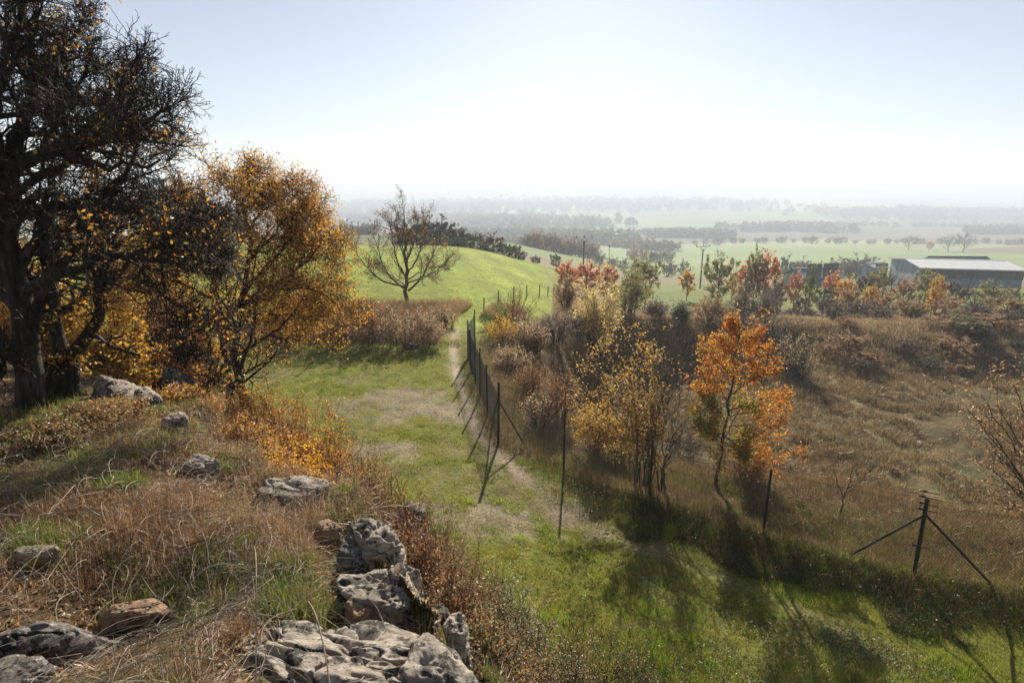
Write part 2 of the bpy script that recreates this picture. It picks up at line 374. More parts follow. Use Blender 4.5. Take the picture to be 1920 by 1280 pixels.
FARC = np.array([lin(150, 170, 95), lin(126, 150, 82), lin(165, 172, 112), lin(140, 122, 95), lin(110, 140, 70), lin(150, 132, 100), lin(172, 180, 120), lin(96, 104, 66)])
def ground_color(x, y):
    k = masks(x, y); n = len(x)
    col = np.zeros((n, 3)); 
    def mixc(c, f):
        nonlocal col
        f = np.clip(f, 0, 1)[:, None]; col = col*(1-f)+np.asarray(c)*f
    mixc((.14, .15, .022), np.ones(n))                                   # green meadow
    mixc((.17, .145, .07), sst(fbm2(x*.55, y*.7, 4, 91), -.05, .5)*.75)   # worn thatch
    mixc((.055, .09, .014), sst(fbm2(x*1.2, y*1.2, 3, 95), .1, .6)*.6)
    mixc((.22, .18, .125), k['dirt']*.85); mixc((.24, .19, .13), k['path2'])
    mixc((.36, .30, .22), k['path']*.9*(.2+.8*sst(y, 14, 20)))
    # field beyond hedge
    fld = sst(y, 33, 37)*sst(-k['az'], -.12, -.02)
    fc = np.array((.21, .26, .035))[None, :]*(1+.38*fbm2(x*.12, y*.3, 4, 12))[:, None]*(1+.12*np.sin((x*.6+y*.12)*2.2))[:, None]
    f = fld[:, None]; col = col*(1-f)+fc*f
    # green plateau right behind the pit
    mixc((.11, .15, .035), sst(y, 80, 90)*sst(k['az'], .1, .2)*.8)
    # hill slope: litter and soil
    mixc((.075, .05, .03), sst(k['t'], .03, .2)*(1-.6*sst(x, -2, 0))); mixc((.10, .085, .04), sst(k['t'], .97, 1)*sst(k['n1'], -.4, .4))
    # strip between fence and rim, pit
    strip = sst(k['dp'], 3.0, 1.6)*(~k['ins'])*(y < 60)*sst(y, 12, 16)
    mixc((.14, .10, .065), strip)
    pin = sst(k['dp'], 0, 1.5)*k['ins']
    mixc((.10, .075, .038), pin)
    mixc((.20, .15, .075), pin*sst(fbm2(x*.2, y*.2, 3, 15), -.2, .4)*.9)
    mixc((.085, .10, .03), pin*sst(fbm2(x*.3+9, y*.3, 4, 16), .22, .5)*.8)
    wall = k['ins']*sst(k['dp'], 5, 1.0)*sst(y, 24, 28)
    mixc((.11, .07, .042), wall*.8)
    mixc((.15, .09, .05), wall*sst(fbm2(x*.8, y*.8, 3, 18), .1, .4)*.7)
    bh = (~k['ins'])*sst(y, 44, 50)*sst(-y, -84, -76)*sst(k['az'], .06, .12)
    mixc((.17, .125, .075), bh); mixc((.10, .12, .04), bh*sst(fbm2(x*.12, y*.3, 3, 19), .1, .4)*.8)
    # trail through the pit
    tr = np.exp(-(pdist(x, y, [tuple(PZ(a, b, -6.4)[:2]) for a, b in ((1440, 640), (1500, 690), (1560, 705), (1600, 740), (1625, 790), (1700, 860), (1790, 900))])/.35)**2)
    mixc((.32, .30, .14), tr*.9*k['ins'])
    # far patchwork
    far = sst(k['d'], 150, 230)
    wx = x+60*vn2(x/300, y/300, 4); wy = y+60*vn2(x/280+7, y/280, 6)
    a = wx*.9+wy*.35; b_ = -wx*.3+wy*.95
    cell = np.floor(b_/np.interp(k['d'], [0, 800, 3000], [160, 230, 420])); 
    ca = np.floor(a/np.interp(k['d'], [0, 800, 3000], [330, 420, 700])+_h(cell, cell*0, cell*0, 3)*5)
    ci = (_h(ca, cell, cell*0, 8)*len(FARC)).astype(int) % len(FARC)
    fcol = FARC[ci]*.55*(1+.1*vn2(a/14, b_/90, 2))[:, None]
    f = far[:, None]; col = col*(1-f)+fcol*f
    big = far*sst(k['d'], 330, 350)*sst(-k['d'], -720, -690)*sst(k['az'], .1, .16)       # the broad pale green field
    mixc(np.array((.17, .235, .075)), big)
    big = far*sst(k['d'], 230, 240)*sst(-k['d'], -345, -330)*sst(k['az'], -.5, .16)
    mixc(np.array((.14, .21, .05)), big*.8)
    return col

def build_ground():
    az = np.concatenate([np.linspace(-180, -64, 50)[:-1], np.linspace(-64, 64, 1000), np.linspace(64, 180, 50)[1:-1]])*math.pi/180
    dd = np.concatenate([np.exp(np.linspace(math.log(.7), math.log(11000), 860))])
    A, D = np.meshgrid(az, dd, indexing='ij')
    X = (np.sin(A)*D).ravel(); Y = (np.cos(A)*D).ravel(); Z = height(X, Y)
    near = sst(np.hypot(X, Y), 90, 40)
    Z = Z + near*.035*fbm2(X*3, Y*3, 2, 7)
    n, m = A.shape; idx = np.arange(n*m).reshape(n, m)
    a = idx[:, :-1]; b = np.roll(idx, -1, 0)[:, :-1]; c = np.roll(idx, -1, 0)[:, 1:]; d = idx[:, 1:]
    F = np.stack([a, d, c, b], -1).reshape(-1, 4)
    V = np.stack([X, Y, Z], 1)
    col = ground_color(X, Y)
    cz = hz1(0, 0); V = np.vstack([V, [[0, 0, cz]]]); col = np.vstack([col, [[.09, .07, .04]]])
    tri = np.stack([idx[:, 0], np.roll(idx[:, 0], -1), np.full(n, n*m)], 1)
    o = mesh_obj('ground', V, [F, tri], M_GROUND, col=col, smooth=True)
    tag(o, kind='structure')
build_ground()
# ------------------------------------------------------------ box helper
def box(x0, x1, y0, y1, z0, z1):
    V = np.array([[x, y, z] for x in (x0, x1) for y in (y0, y1) for z in (z0, z1)], float)
    F = np.array([[0, 1, 3, 2], [4, 6, 7, 5], [0, 4, 5, 1], [2, 3, 7, 6], [0, 2, 6, 4], [1, 5, 7, 3]])
    return V, F
def solid(F, V): return F
def xf(V, loc, rz):
    c, s = math.cos(rz), math.sin(rz); V = np.asarray(V, float)
    return np.stack([V[:, 0]*c-V[:, 1]*s+loc[0], V[:, 0]*s+V[:, 1]*c+loc[1], V[:, 2]+loc[2]], 1)
def part(name, parts, mat, parent, smooth=False):
    V, F = merge(parts); return mesh_obj(name, V, F, mat, parent, smooth=smooth)
def bar(p0, p1, r, S=6, r1=None):
    return tubes(np.array([[p0, p1]], float), np.array([[r, r if r1 is None else r1]]), S)

# ------------------------------------------------------------ warehouse and sheds
M_ROOF = noise_mat('white_sheet_roof', (.46, .47, .49), (.58, .59, .61), .3, bump=.1, rough=.5, stretch=(6, 1, 1), spec=.4)
M_WALLB = noise_mat('blue_grey_wall_panel', (.16, .22, .30), (.26, .33, .42), .15, bump=.05, rough=.7, stretch=(3, 3, .4))
M_BAND = noise_mat('rusty_dark_band', (.05, .055, .055), (.13, .11, .085), .3, bump=.1, rough=.8, stretch=(4, 4, .3))
M_TEAL = noise_mat('teal_sheet', (.10, .17, .18), (.17, .25, .26), .2, bump=.05, rough=.6)
M_DARKROOF = noise_mat('dark_roof_sheet', (.04, .055, .06), (.08, .1, .105), .2, bump=.05, rough=.6)
M_GLASS = noise_mat('dark_window', (.02, .03, .04), (.06, .08, .1), 1, bump=0, rough=.2, spec=.6)
def shed(name, label, cat, c, rz, L, W, H, HR, mw, mr, band=None, seams=0, doors=0):
    """gabled shed; length along local x, c = ground centre"""
    t = thing(name, label, cat, c, rz=rz)
    hx, hy = L/2, W/2
    V = np.array([[x, y, z] for x in (-hx, hx) for y, z in ((-hy, -4), (-hy, H), (0, HR), (hy, H), (hy, -4))], float)
    F = [np.array([[0, 1, 6, 5], [3, 4, 9, 8], [0, 5, 9, 4]]), np.array([[4, 3, 2, 1, 0], [5, 6, 7, 8, 9]]), np.array([[1, 2, 7, 6], [2, 3, 8, 7]])]
    mesh_obj('wall', V, F, mw, t)
    e = .7; th = .25
    sl = (HR-H)/hy
    RV = []
    for x in (-hx-e, hx+e):
        for y, z in ((-hy-e, H-sl*e), (0, HR), (hy+e, H-sl*e)):
            RV += [[x, y, z+.03], [x, y, z+.03+th]]
    RV = np.array(RV)
    RF = np.array([[1, 3, 9, 7], [3, 5, 11, 9], [0, 6, 8, 2], [2, 8, 10, 4], [0, 2, 3, 1], [2, 4, 5, 3], [6, 7, 9, 8], [8, 9, 11, 10], [0, 1, 7, 6], [4, 10, 11, 5]])
    mesh_obj('roof', RV, RF, mr, t)
    if band: part('wall_band', [box(-hx-.06, hx+.06, -hy-.08, -hy+.02, H-band, H-.25)], M_BAND, t)
    for i in range(seams):
        x = -hx+L*(i+1)/(seams+1); part('wall_seam', [box(x-.16, x+.16, -hy-.14, -hy, -3, H-.3)], M_BAND, t)
    for i in range(doors):
        x = -hx+L*(i+.5)/doors; part('door', [box(x-2.2, x+2.2, -hy-.12, -hy, -.5, 4.2)], M_GLASS, t)
    part('ridge_cap', [box(-hx-e, hx+e, -.35, .35, HR+th, HR+th+.12)], mr, t)
    return t
# big warehouse: long side to the camera. left front corner ~px1722, right end ~px1912
yb = 150.0
A = PD(1724, 537, yb+1); B = PD(1914, 541, yb-4)
ctr = (A+B)/2; rzb = math.atan2(B[1]-A[1], B[0]-A[0]); Lb = np.linalg.norm((B-A)[:2])
Wb = 21; nrm = np.array([-math.sin(rzb), math.cos(rzb)])
Ht = PD(1818, 505.5, ctr[1])[2]-ctr[2]
shed('warehouse', 'long blue grey warehouse with a white metal roof and dark rusty band below the eaves', 'warehouse',
     (ctr[0]+nrm[0]*Wb/2, ctr[1]+nrm[1]*Wb/2, ctr[2]), rzb, Lb, Wb, Ht, Ht+1.1, M_WALLB, M_ROOF, band=2.3, seams=3)
A = PD(1752, 500, 188); B = PD(1890, 500, 180); g = PD(1800, 481, 185)
shed('dark_hall', 'dark roofed hall rising behind the white warehouse roof', 'hall', ((A[0]+B[0])/2, 190, g[2]-11.8), -.05, abs(B[0]-A[0]), 16, 8, 11, M_TEAL, M_DARKROOF)
A = PD(1492, 522, 150); B = PD(1572, 522, 158)
shed('teal_shed', 'low teal grey gabled shed half hidden by autumn shrubs left of the warehouse', 'shed', ((A[0]+B[0])/2, 158, PD(1530, 520, 154)[2]-.6), .25, 10, 8, .6, 2.3, M_TEAL, M_TEAL, doors=2)
A = PD(1640, 506, 190)
shed('small_white_shed', 'small pale roofed shed just left of the big warehouse gable', 'shed', (A[0], 190, A[2]-1.8), .2, 5, 5, 3, 3.8, M_WALLB, M_ROOF, doors=1)
A = PD(1467, 516, 170)
if 0: shed('low_pale_shed', 'low pale blue shed behind the orange cherry trees', 'shed', (A[0], 172, A[2]-1.5), -.1, 10, 6, 2.6, 3.6, M_WALLB, M_ROOF, doors=1)

# ------------------------------------------------------------ electricity poles and wires
def epole(px, ytop, y, label, Hh, w=1.9, rz=0.0, thick=.17, arms=True):
    top = PD(px, ytop, y); gz = min(hz1(top[0], top[1]), top[2]-6)
    t = thing('electricity_pole', label, 'utility pole', (top[0], top[1], gz), rz=rz)
    Hh = top[2]-gz
    part('pole', [bar((0, 0, -.5), (0, 0, Hh-.9), thick, 8, thick*.7)], M_WOODPOST, t, True)
    if arms:
        part('crossarm', [bar((-w, 0, Hh-.35), (w, 0, Hh-.35), .06, 6)], M_POST, t)
        part('bracket', [bar((0, 0, Hh-1.5), (-w*.5, 0, Hh-.35), .05), bar((0, 0, Hh-1.5), (w*.5, 0, Hh-.35), .05)], M_POST, t)
        for x in (-w*.97, 0, w*.97):
            part('insulator', [bar((x, 0, Hh-.3), (x, 0, Hh+.15), .09, 8, .06)], M_POST, t, True)
    else:
        part('crossarm', [bar((-w*.5, 0, Hh-.8), (w*.5, 0, Hh-.8), .05, 6)], M_POST, t)
    return top
p1 = epole(1095.5, 443, 120, 'nearer wooden electricity pole with a T shaped crossarm above the orange trees', 10, 1.55)
p2 = epole(1319, 459, 130, 'electricity pole with a crossarm standing between the field and the olive bushes', 10, 1.75, .3)
p3 = epole(1143.5, 458, 260, 'thin far electricity pole right of the nearer T shaped one', 9, 1.0)
p4 = epole(641, 417, 250, 'thin far electricity pole on the left beyond the green field', 9, 1.0)
p5 = epole(1561.5, 503, 128, 'slender lamp pole by the front of the warehouse', 6, .3, arms=False) if False else epole(1786, 502, 118, 'slender dark pole standing in front of the warehouse wall', 6, .5, thick=.10, arms=False)
def cable(a, b, sag, r, name, label, n=3, off=.9):
    d = (b-a); s = np.array([-d[1], d[0], 0]); s = s/np.linalg.norm(s)
    tt = np.linspace(0, 1, 24)[:, None]; Ps = []
    for k in np.linspace(-off, off, n):
        q = a+d*tt; q[:, 2] -= (4*sag*tt*(1-tt))[:, 0]; Ps.append(q+s*k)
    V, F = tubes(np.array(Ps), np.full((n, 24), r), 3)
    tag(mesh_obj(name, V, F, M_WIRE), label, 'power line')
cable(p4, p1, 3.5, .022, 'power_line', 'sagging power wires running from the far left pole to the nearer T shaped pole')

# ------------------------------------------------------------ haze
def build_haze():
    V, F = box(-10500, 10500, -400, 11400, -330, 60)
    m, n, l = new_mat('haze'); out = n.new('ShaderNodeOutputMaterial'); v = n.new('ShaderNodeVolumePrincipled')
    v.inputs['Color'].default_value = (.72, .81, .96, 1); v.inputs['Density'].default_value = HAZE; v.inputs['Anisotropy'].default_value = .15
    l.new(v.outputs[0], out.inputs['Volume'])
    tag(mesh_obj('haze', V, F, m), kind='stuff')
HAZE = .00054
build_haze()
# ------------------------------------------------------------ placing
def hit(px, py, ymax=400):
    d = ray(px, py); ys = np.exp(np.linspace(math.log(1.2), math.log(ymax), 1500))
    X = d[0]/d[1]*ys; Z = CAMZ+d[2]/d[1]*ys; H = height(X, ys)
    i = np.argmax(Z < H) if (Z < H).any() else len(ys)-1
    return np.array([X[i], ys[i], H[i]])

# ------------------------------------------------------------ rocks
def rock_mat(name, c1, c2, dark, lich, moss=None):
    m, n, l = new_mat(name); out = n.new('ShaderNodeOutputMaterial'); b = n.new('ShaderNodeBsdfPrincipled'); l.new(b.outputs[0], out.inputs[0])
    tc = n.new('ShaderNodeTexCoord')
    def noise(s, d, r=.6):
        q = n.new('ShaderNodeTexNoise'); q.inputs['Scale'].default_value = s; q.inputs['Detail'].default_value = d; q.inputs['Roughness'].default_value = r
        l.new(tc.outputs['Object'], q.inputs['Vector']); return q
    def ramp(src, a, b_):
        q = n.new('ShaderNodeMapRange'); q.inputs[1].default_value = a; q.inputs[2].default_value = b_; l.new(src, q.inputs[0]); return q.outputs[0]
    def mix(f, a, b_):
        q = n.new('ShaderNodeMixRGB'); l.new(f, q.inputs[0])
        for k, v in ((1, a), (2, b_)):
            if isinstance(v, tuple): q.inputs[k].default_value = (*v, 1)
            else: l.new(v, q.inputs[k])
        return q.outputs[0]
    n1 = noise(4, 10, .65); n2 = noise(9, 12, .7); n3 = noise(34, 8, .7); n4 = noise(2.2, 6)
    c = mix(ramp(n1.outputs[0], .38, .62), c1, c2)
    c = mix(ramp(n2.outputs[0], .50, .57), c, dark)
    c = mix(ramp(n4.outputs[0], .52, .6), c, tuple(x*1.5 for x in dark))
    c = mix(ramp(n3.outputs[0], .57, .63), c, lich)
    c = mix(ramp(noise(60, 4).outputs[0], .62, .66), c, tuple(x*.4 for x in dark))
    if moss: c = mix(ramp(n4.outputs[0], .5, .6), c, moss)
    l.new(c, b.inputs['Base Color']); b.inputs['Roughness'].default_value = .9; b.inputs['Specular IOR Level'].default_value = .15
    nb = noise(26, 12, .75); bp = n.new('ShaderNodeBump'); bp.inputs['Strength'].default_value = .9; bp.inputs['Distance'].default_value = .012
    l.new(nb.outputs[0], bp.inputs['Height'])
    bp2 = n.new('ShaderNodeBump'); bp2.inputs['Strength'].default_value = .7; bp2.inputs['Distance'].default_value = .03
    l.new(n2.outputs[0], bp2.inputs['Height']); l.new(bp.outputs[0], bp2.inputs['Normal'])
    l.new(bp2.outputs[0], b.inputs['Normal'])
    return m
M_ROCK = rock_mat('lichen_rock', (.26, .22, .18), (.44, .39, .33), (.05, .045, .04), (.42, .42, .38))
M_ROCKD = rock_mat('dark_lichen_rock', (.10, .09, .08), (.22, .19, .17), (.025, .024, .022), (.38, .39, .37))
M_ROCKB = rock_mat('brown_rock', (.24, .15, .09), (.36, .25, .17), (.09, .06, .04), (.36, .33, .28))
M_ROCKM = rock_mat('mossy_rock', (.25, .21, .16), (.33, .28, .2), (.12, .10, .05), (.3, .3, .2), moss=(.27, .22, .03))
_ico = {}
def ico(k):
    if k not in _ico:
        import bmesh
        bm = bmesh.new(); bmesh.ops.create_icosphere(bm, subdivisions=k, radius=1)
        _ico[k] = (np.array([v.co[:] for v in bm.verts]), np.array([[v.index for v in f.verts] for f in bm.faces])); bm.free()
    return _ico[k]
def rock(name, label, c, dims, seed, mat, k=6, rz=0., fold=.10, planes=11, tilt=0., cracks=.05, soft=9):
    rng = np.random.default_rng(seed); D, F = ico(k)
    N = rng.normal(size=(planes, 3)); N /= np.linalg.norm(N, axis=1, keepdims=True); N = np.vstack([N, [[0, 0, 1], [.2, -.1, .97]]]) if k < 7 else N
    off = rng.uniform(.72, .98, len(N))
    dt = D@N.T; ri = np.where(dt > .05, off[None]/np.maximum(dt, .05), 20)
    r = -np.log(np.exp(-soft*np.minimum(ri, 3)).sum(1))/soft
    P = D*np.clip(r, .3, 1.3)[:, None]
    q = P*np.array(dims)/max(dims)*1.6*np.array([.6 if k > 6 else 1, 1, 1])+seed*3.1
    n1 = fbm3(q[:, 0]*1.4, q[:, 1]*1.4, q[:, 2]*2.2, 4, seed); n2 = fbm3(q[:, 0]*4, q[:, 1]*4, q[:, 2]*7, 4, seed+5)
    wz = q[:, 2]*2.6+1.1*n1+.5*q[:, 0]+(.9*q[:, 1] if k > 6 else 0)
    terr = np.abs(((wz) % 1)-.5)*2; terr = sst(terr, .0, .55)
    cr = np.abs(fbm3(q[:, 0]*1.7+5, q[:, 1]*1.7, q[:, 2]*1.7, 3, seed+9)); cr = 1-sst(cr, 0, .07)
    pits = sst(-fbm3(q[:, 0]*7, q[:, 1]*7, q[:, 2]*7, 3, seed+14), .15, .5)
    P = P*(1+.16*n1+.012*n2-fold*.8*(1-terr)-cracks*2*cr-.004*pits)[:, None]
    mn, mx_ = P.min(0), P.max(0); P = (P-(mn+mx_)/2)/((mx_-mn)/2)
    P = P*np.array(dims)
    c_, s_ = math.cos(tilt), math.sin(tilt); P = np.stack([P[:, 0]*c_+P[:, 2]*s_, P[:, 1], -P[:, 0]*s_+P[:, 2]*c_], 1)
    P = xf(P, (0, 0, 0), rz)
    o = mesh_obj(name, P+np.array(c), F, mat, smooth=True, origin=c)
    return tag(o, label, 'rock')
ROCKS = []
def rk(px, pytop, y, w_px, asp, hz, label, seed, mat, name='boulder', **kw):
    """rock whose top shows at (px,pytop) at forward distance y; w_px wide"""
    global ROCKS
    top = PD(px, pytop, y); dist = math.hypot(y, CAMZ-top[2]); wx = w_px/FPX*dist*.5
    top[2] = max(top[2], hz1(top[0], y)+(.12 if y < 5.5 else .2))
    ROCKS.append((top[0], y, wx*.95, wx*asp*.95))
    return rock(name, label, (top[0], y, top[2]-hz*.97), (wx, wx*asp, hz), seed, mat, **kw)
rk(640, 1185, 2.25, 440, .62, .42, 'large grey folded boulder with black lichen, filling the bottom edge of the outcrop', 3, M_ROCK, k=7, rz=-.25, fold=.16, planes=9)
rk(800, 1236, 2.1, 190, .9, .30, 'rounded pale grey boulder at the right end of the outcrop bottom edge', 8, M_ROCK, k=6, rz=.4, fold=.10)
rk(722, 1078, 2.95, 185, .9, .36, 'blocky cracked grey boulder in the middle of the outcrop edge', 12, M_ROCK, k=6, rz=.3, fold=.16, planes=7, soft=16)
rk(692, 980, 3.45, 135, 1.1, .40, 'tall pointed grey boulder highest along the outcrop edge', 21, M_ROCK, k=6, rz=.1, fold=.12, planes=8)
rk(655, 1015, 3.3, 95, 1.2, .22, 'dark cracked boulder leaning on the pointed boulder', 25, M_ROCKD, k=6, fold=.12)
rk(822, 1133, 2.72, 44, .9, .10, 'small dark rounded stone perched beside the blocky boulder', 31, M_ROCKD, k=5, fold=.05)
rk(838, 1166, 2.6, 90, 1., .26, 'lumpy grey boulder on the drop below the small perched stone', 35, M_ROCK, k=6, fold=.12)
rk(672, 1125, 2.75, 60, 1., .14, 'brown rounded boulder left of the blocky boulder', 38, M_ROCKB, k=5, fold=.05)
rk(872, 1245, 2.35, 80, 1., .3, 'dark broken rock face dropping away at the right of the large folded boulder', 91, M_ROCKD, k=5, fold=.1)
rk(765, 1060, 3.3, 60, 1., .3, 'grey rock shoulder behind the blocky boulder', 92, M_ROCK, k=5, fold=.1)
rk(610, 985, 3.7, 60, .9, .14, 'low brown stone in the grass left of the pointed boulder', 93, M_ROCKB, k=5)
rk(540, 908, 4.35, 160, .7, .26, 'pale flat topped boulder with dark pits in front of the golden shrub', 41, M_ROCK, k=6, rz=-.15, fold=.06, planes=8)
rk(370, 884, 4.9, 72, .8, .18, 'small rounded grey boulder among the dry grass', 45, M_ROCK, k=6, fold=.06)
rk(120, 1168, 2.55, 330, .62, .30, 'large dark ridged rock in the bottom left corner', 53, M_ROCKD, k=7, rz=.35, fold=.2, planes=9, cracks=.08)
rk(250, 1128, 2.85, 130, .5, .12, 'flat brown rock slab behind the dark ridged rock', 57, M_ROCKB, k=6, rz=.2, fold=.05, tilt=-.1)
rk(20, 1255, 2.15, 120, .7, .12, 'small dark rock at the very bottom left corner', 58, M_ROCKD, k=5, rz=.2, fold=.1)
rk(225, 762, 7.5, 130, .6, .24, 'pale rock slab lying by the forked tree trunk', 61, M_ROCK, k=6, rz=-.5, fold=.06, tilt=.25)
rk(285, 795, 6.9, 70, .6, .15, 'narrow tail of pale rock sloping into the leaf litter', 63, M_ROCK, k=5, rz=-.6, tilt=.35)
rk(70, 1045, 3.2, 66, .6, .08, 'small yellow mossy stone in the grass at left', 67, M_ROCKM, k=5, fold=.03)
rk(322, 690, 9.6, 62, .8, .62, 'dark standing stone in the shade under the oaks', 71, M_ROCKD, k=6, fold=.08, tilt=.2)
rk(365, 735, 9.2, 50, .9, .30, 'brown hollowed stone beside the dark standing stone', 75, M_ROCKB, k=5, fold=.12)
rk(335, 832, 5.9, 44, .9, .13, 'small grey stone uphill of the rounded grey boulder', 77, M_ROCK, k=5)
rk(768, 948, 11.5, 60, .8, .3, 'half buried dark stone at the foot of the bramble slope', 79, M_ROCKD, k=5)
rk(625, 655, PZ(765, 660)[1], 10, 1, .1, 'grey stone', 2, M_ROCK, k=3) if False else None
_c = PZ(770, 652); rock('boulder', 'flat dark stone in the grass at the foot of the brown thicket', (_c[0], _c[1], .05), (.55, .35, .2), 83, M_ROCKD, k=5)

# ------------------------------------------------------------ chain link fence
fence = thing('chain_link_fence', 'dark green chain link fence running from the path bend down along the pit edge', 'fence', (0, 0, 0))
fz = [hz1(a, b) for a, b in FP]
HF = 1.75
rows = []
for i, ((a, b), z) in enumerate(zip(FP, fz)):
    hh = 2.02-(.26 if i > 7 else 0) + (.12 if i in (10, 6) else 0)
    tl = .03*math.sin(i*2.3)
    part('post', [bar((a, b, z-.3), (a+tl, b, z+hh), .032 if i not in (10, 6) else .042, 8), bar((a+tl, b, z+hh), (a+tl, b, z+hh+.03), .04 if i not in (10, 6) else .05, 8)], M_POST, fence, True)
b10 = np.array([*FP[10], fz[10]])
for px, py in ((1590, 1018), (1876, 1090)):
    q = PZ(px, py, 0); q[2] = hz1(q[0], q[1])-.1
    part('brace', [bar(b10+[0, 0, 1.55], q, .028, 8)], M_POST, fence, True)
b6 = np.array([*FP[6], fz[6]])
q = PZ(990, 826); part('brace', [bar(b6+[0, 0, 1.6], (q[0], q[1], hz1(q[0], q[1])-.1), .028, 8)], M_POST, fence, True)
q = PZ(903, 770); part('brace', [bar(b6+[0, 0, 1.6], (FP[5][0]+.2, FP[5][1]-.4, -.05), .028, 8)], M_POST, fence, True)
# strainers on the corner post
for z in (1.65, 1.80, 1.95, 2.08, .75):
    part('wire_strainer', [bar(b10+[-.19, .04, z+.02], b10+[.2, -.05, z-.03], .012, 5), bar(b10+[-.13, .04, z+.02], b10+[-.05, .02, z+.012], .028, 6)], M_POST, fence)
segs_ = []
for i in range(len(FP)-1):
    A = np.array([*FP[i], fz[i]+.03]); B = np.array([*FP[i+1], fz[i+1]+.03]); L = np.linalg.norm((B-A)[:2]); p = .075
    for sgn in (1, -1):
        for s0 in np.arange(-HF, L+HF, p):
            # line s = s0 + sgn*z
            z0, z1 = 0., HF
            sa, sb = s0, s0+sgn*HF
            lo, hi = 0., HF
            if sgn > 0: lo = max(lo, -s0); hi = min(hi, L-s0)
            else: lo = max(lo, s0-L); hi = min(hi, s0)
            if hi-lo < .02: continue
            segs_.append([A+(B-A)*((s0+sgn*lo)/L)+[0, 0, lo], A+(B-A)*((s0+sgn*hi)/L)+[0, 0, hi]])
S_ = np.array(segs_); V, F = tubes(S_, np.full(S_.shape[:2], .0032), 3)
mesh_obj('wire_mesh', V, F, M_WIRE, fence)
for zz in (.05, .9, HF, 1.9, 1.99):
    Ps = np.array([[*FP[i], fz[i]+zz] for i in range(len(FP))]); Ps = np.array([[Ps[i], (Ps[i]+Ps[i+1])/2-[0, 0, .015], Ps[i+1]] for i in range(len(FP)-1)])
    V, F = tubes(Ps, np.full(Ps.shape[:2], .0028), 4); mesh_obj('line_wire', V, F, M_WIRE, fence)

# field edge fence
ff = thing('field_fence', 'row of thin grey posts along the far edge of the green field', 'fence', (0, 0, 0))
pts = [(907, 577), (934, 570), (963, 563), (987, 566), (1011, 562), (1027, 553), (1038, 549), (1046, 546)]
w0 = None; lw = []
for px, py in pts:
    q = PD(px, py, 40+max(0, (px-900))*.13); z = hz1(q[0], q[1])
    part('post', [bar((q[0], q[1], z-.3), (q[0]+.03, q[1], z+1.05), .05, 6)], M_WOODPOST, ff); lw.append([q[0], q[1], z])
lw = np.array(lw)
for zz in (.5, .95):
    V, F = tubes((lw+[0, 0, zz])[None], np.full((1, len(lw)), .006), 3); mesh_obj('line_wire', V, F, M_WIRE, ff)

# ------------------------------------------------------------ palettes
OR = [(4, (.62, .27, .035)), (3, (.66, .38, .05)), (2, (.45, .16, .03)), (1, (.20, .09, .03)), (1, (.3, .3, .05))]
GOLD = [(4, (.70, .42, .05)), (3, (.65, .30, .03)), (1, (.35, .2, .05)), (1, (.30, .32, .06))]
RUST = [(3, (.34, .16, .06)), (3, (.25, .13, .06)), (2, (.46, .22, .07)), (2, (.4, .28, .14))]
RED = [(3, (.66, .17, .02)), (4, (.66, .29, .03)), (2, (.42, .09, .02)), (2, (.26, .24, .04)), (3, (.62, .40, .05)), (1, (.2, .08, .03))]
OLIVE = [(3, (.24, .25, .08)), (3, (.33, .30, .12)), (1, (.42, .33, .13))]
PALE = [(4, (.62, .50, .24)), (3, (.5, .42, .17)), (1, (.4, .38, .15))]
TAN = [(3, (.48, .34, .19)), (2, (.36, .24, .13)), (1, (.55, .44, .28))]
PINK = [(4, (.70, .27, .13)), (3, (.68, .36, .16)), (1, (.5, .2, .12))]
GREY = [(3, (.15, .12, .10)), (2, (.22, .17, .13)), (1, (.30, .21, .12))]
GREYD = [(3, (.09, .075, .065)), (2, (.14, .11, .085)), (1, (.24, .15, .07))]
GREEN = [(3, (.13, .19, .03)), (3, (.19, .26, .045)), (1, (.28, .3, .07))]
DKGREEN = [(3, (.05, .075, .022)), (2, (.08, .10, .03))]
STRAW = [(4, (.46, .29, .14)), (3, (.33, .18, .08)), (1, (.66, .48, .28)), (3, (.17, .095, .05))]
BRAM = [(3, (.28, .15, .07)), (2, (.36, .26, .1)), (2, (.17, .2, .06)), (1, (.5, .24, .06))]

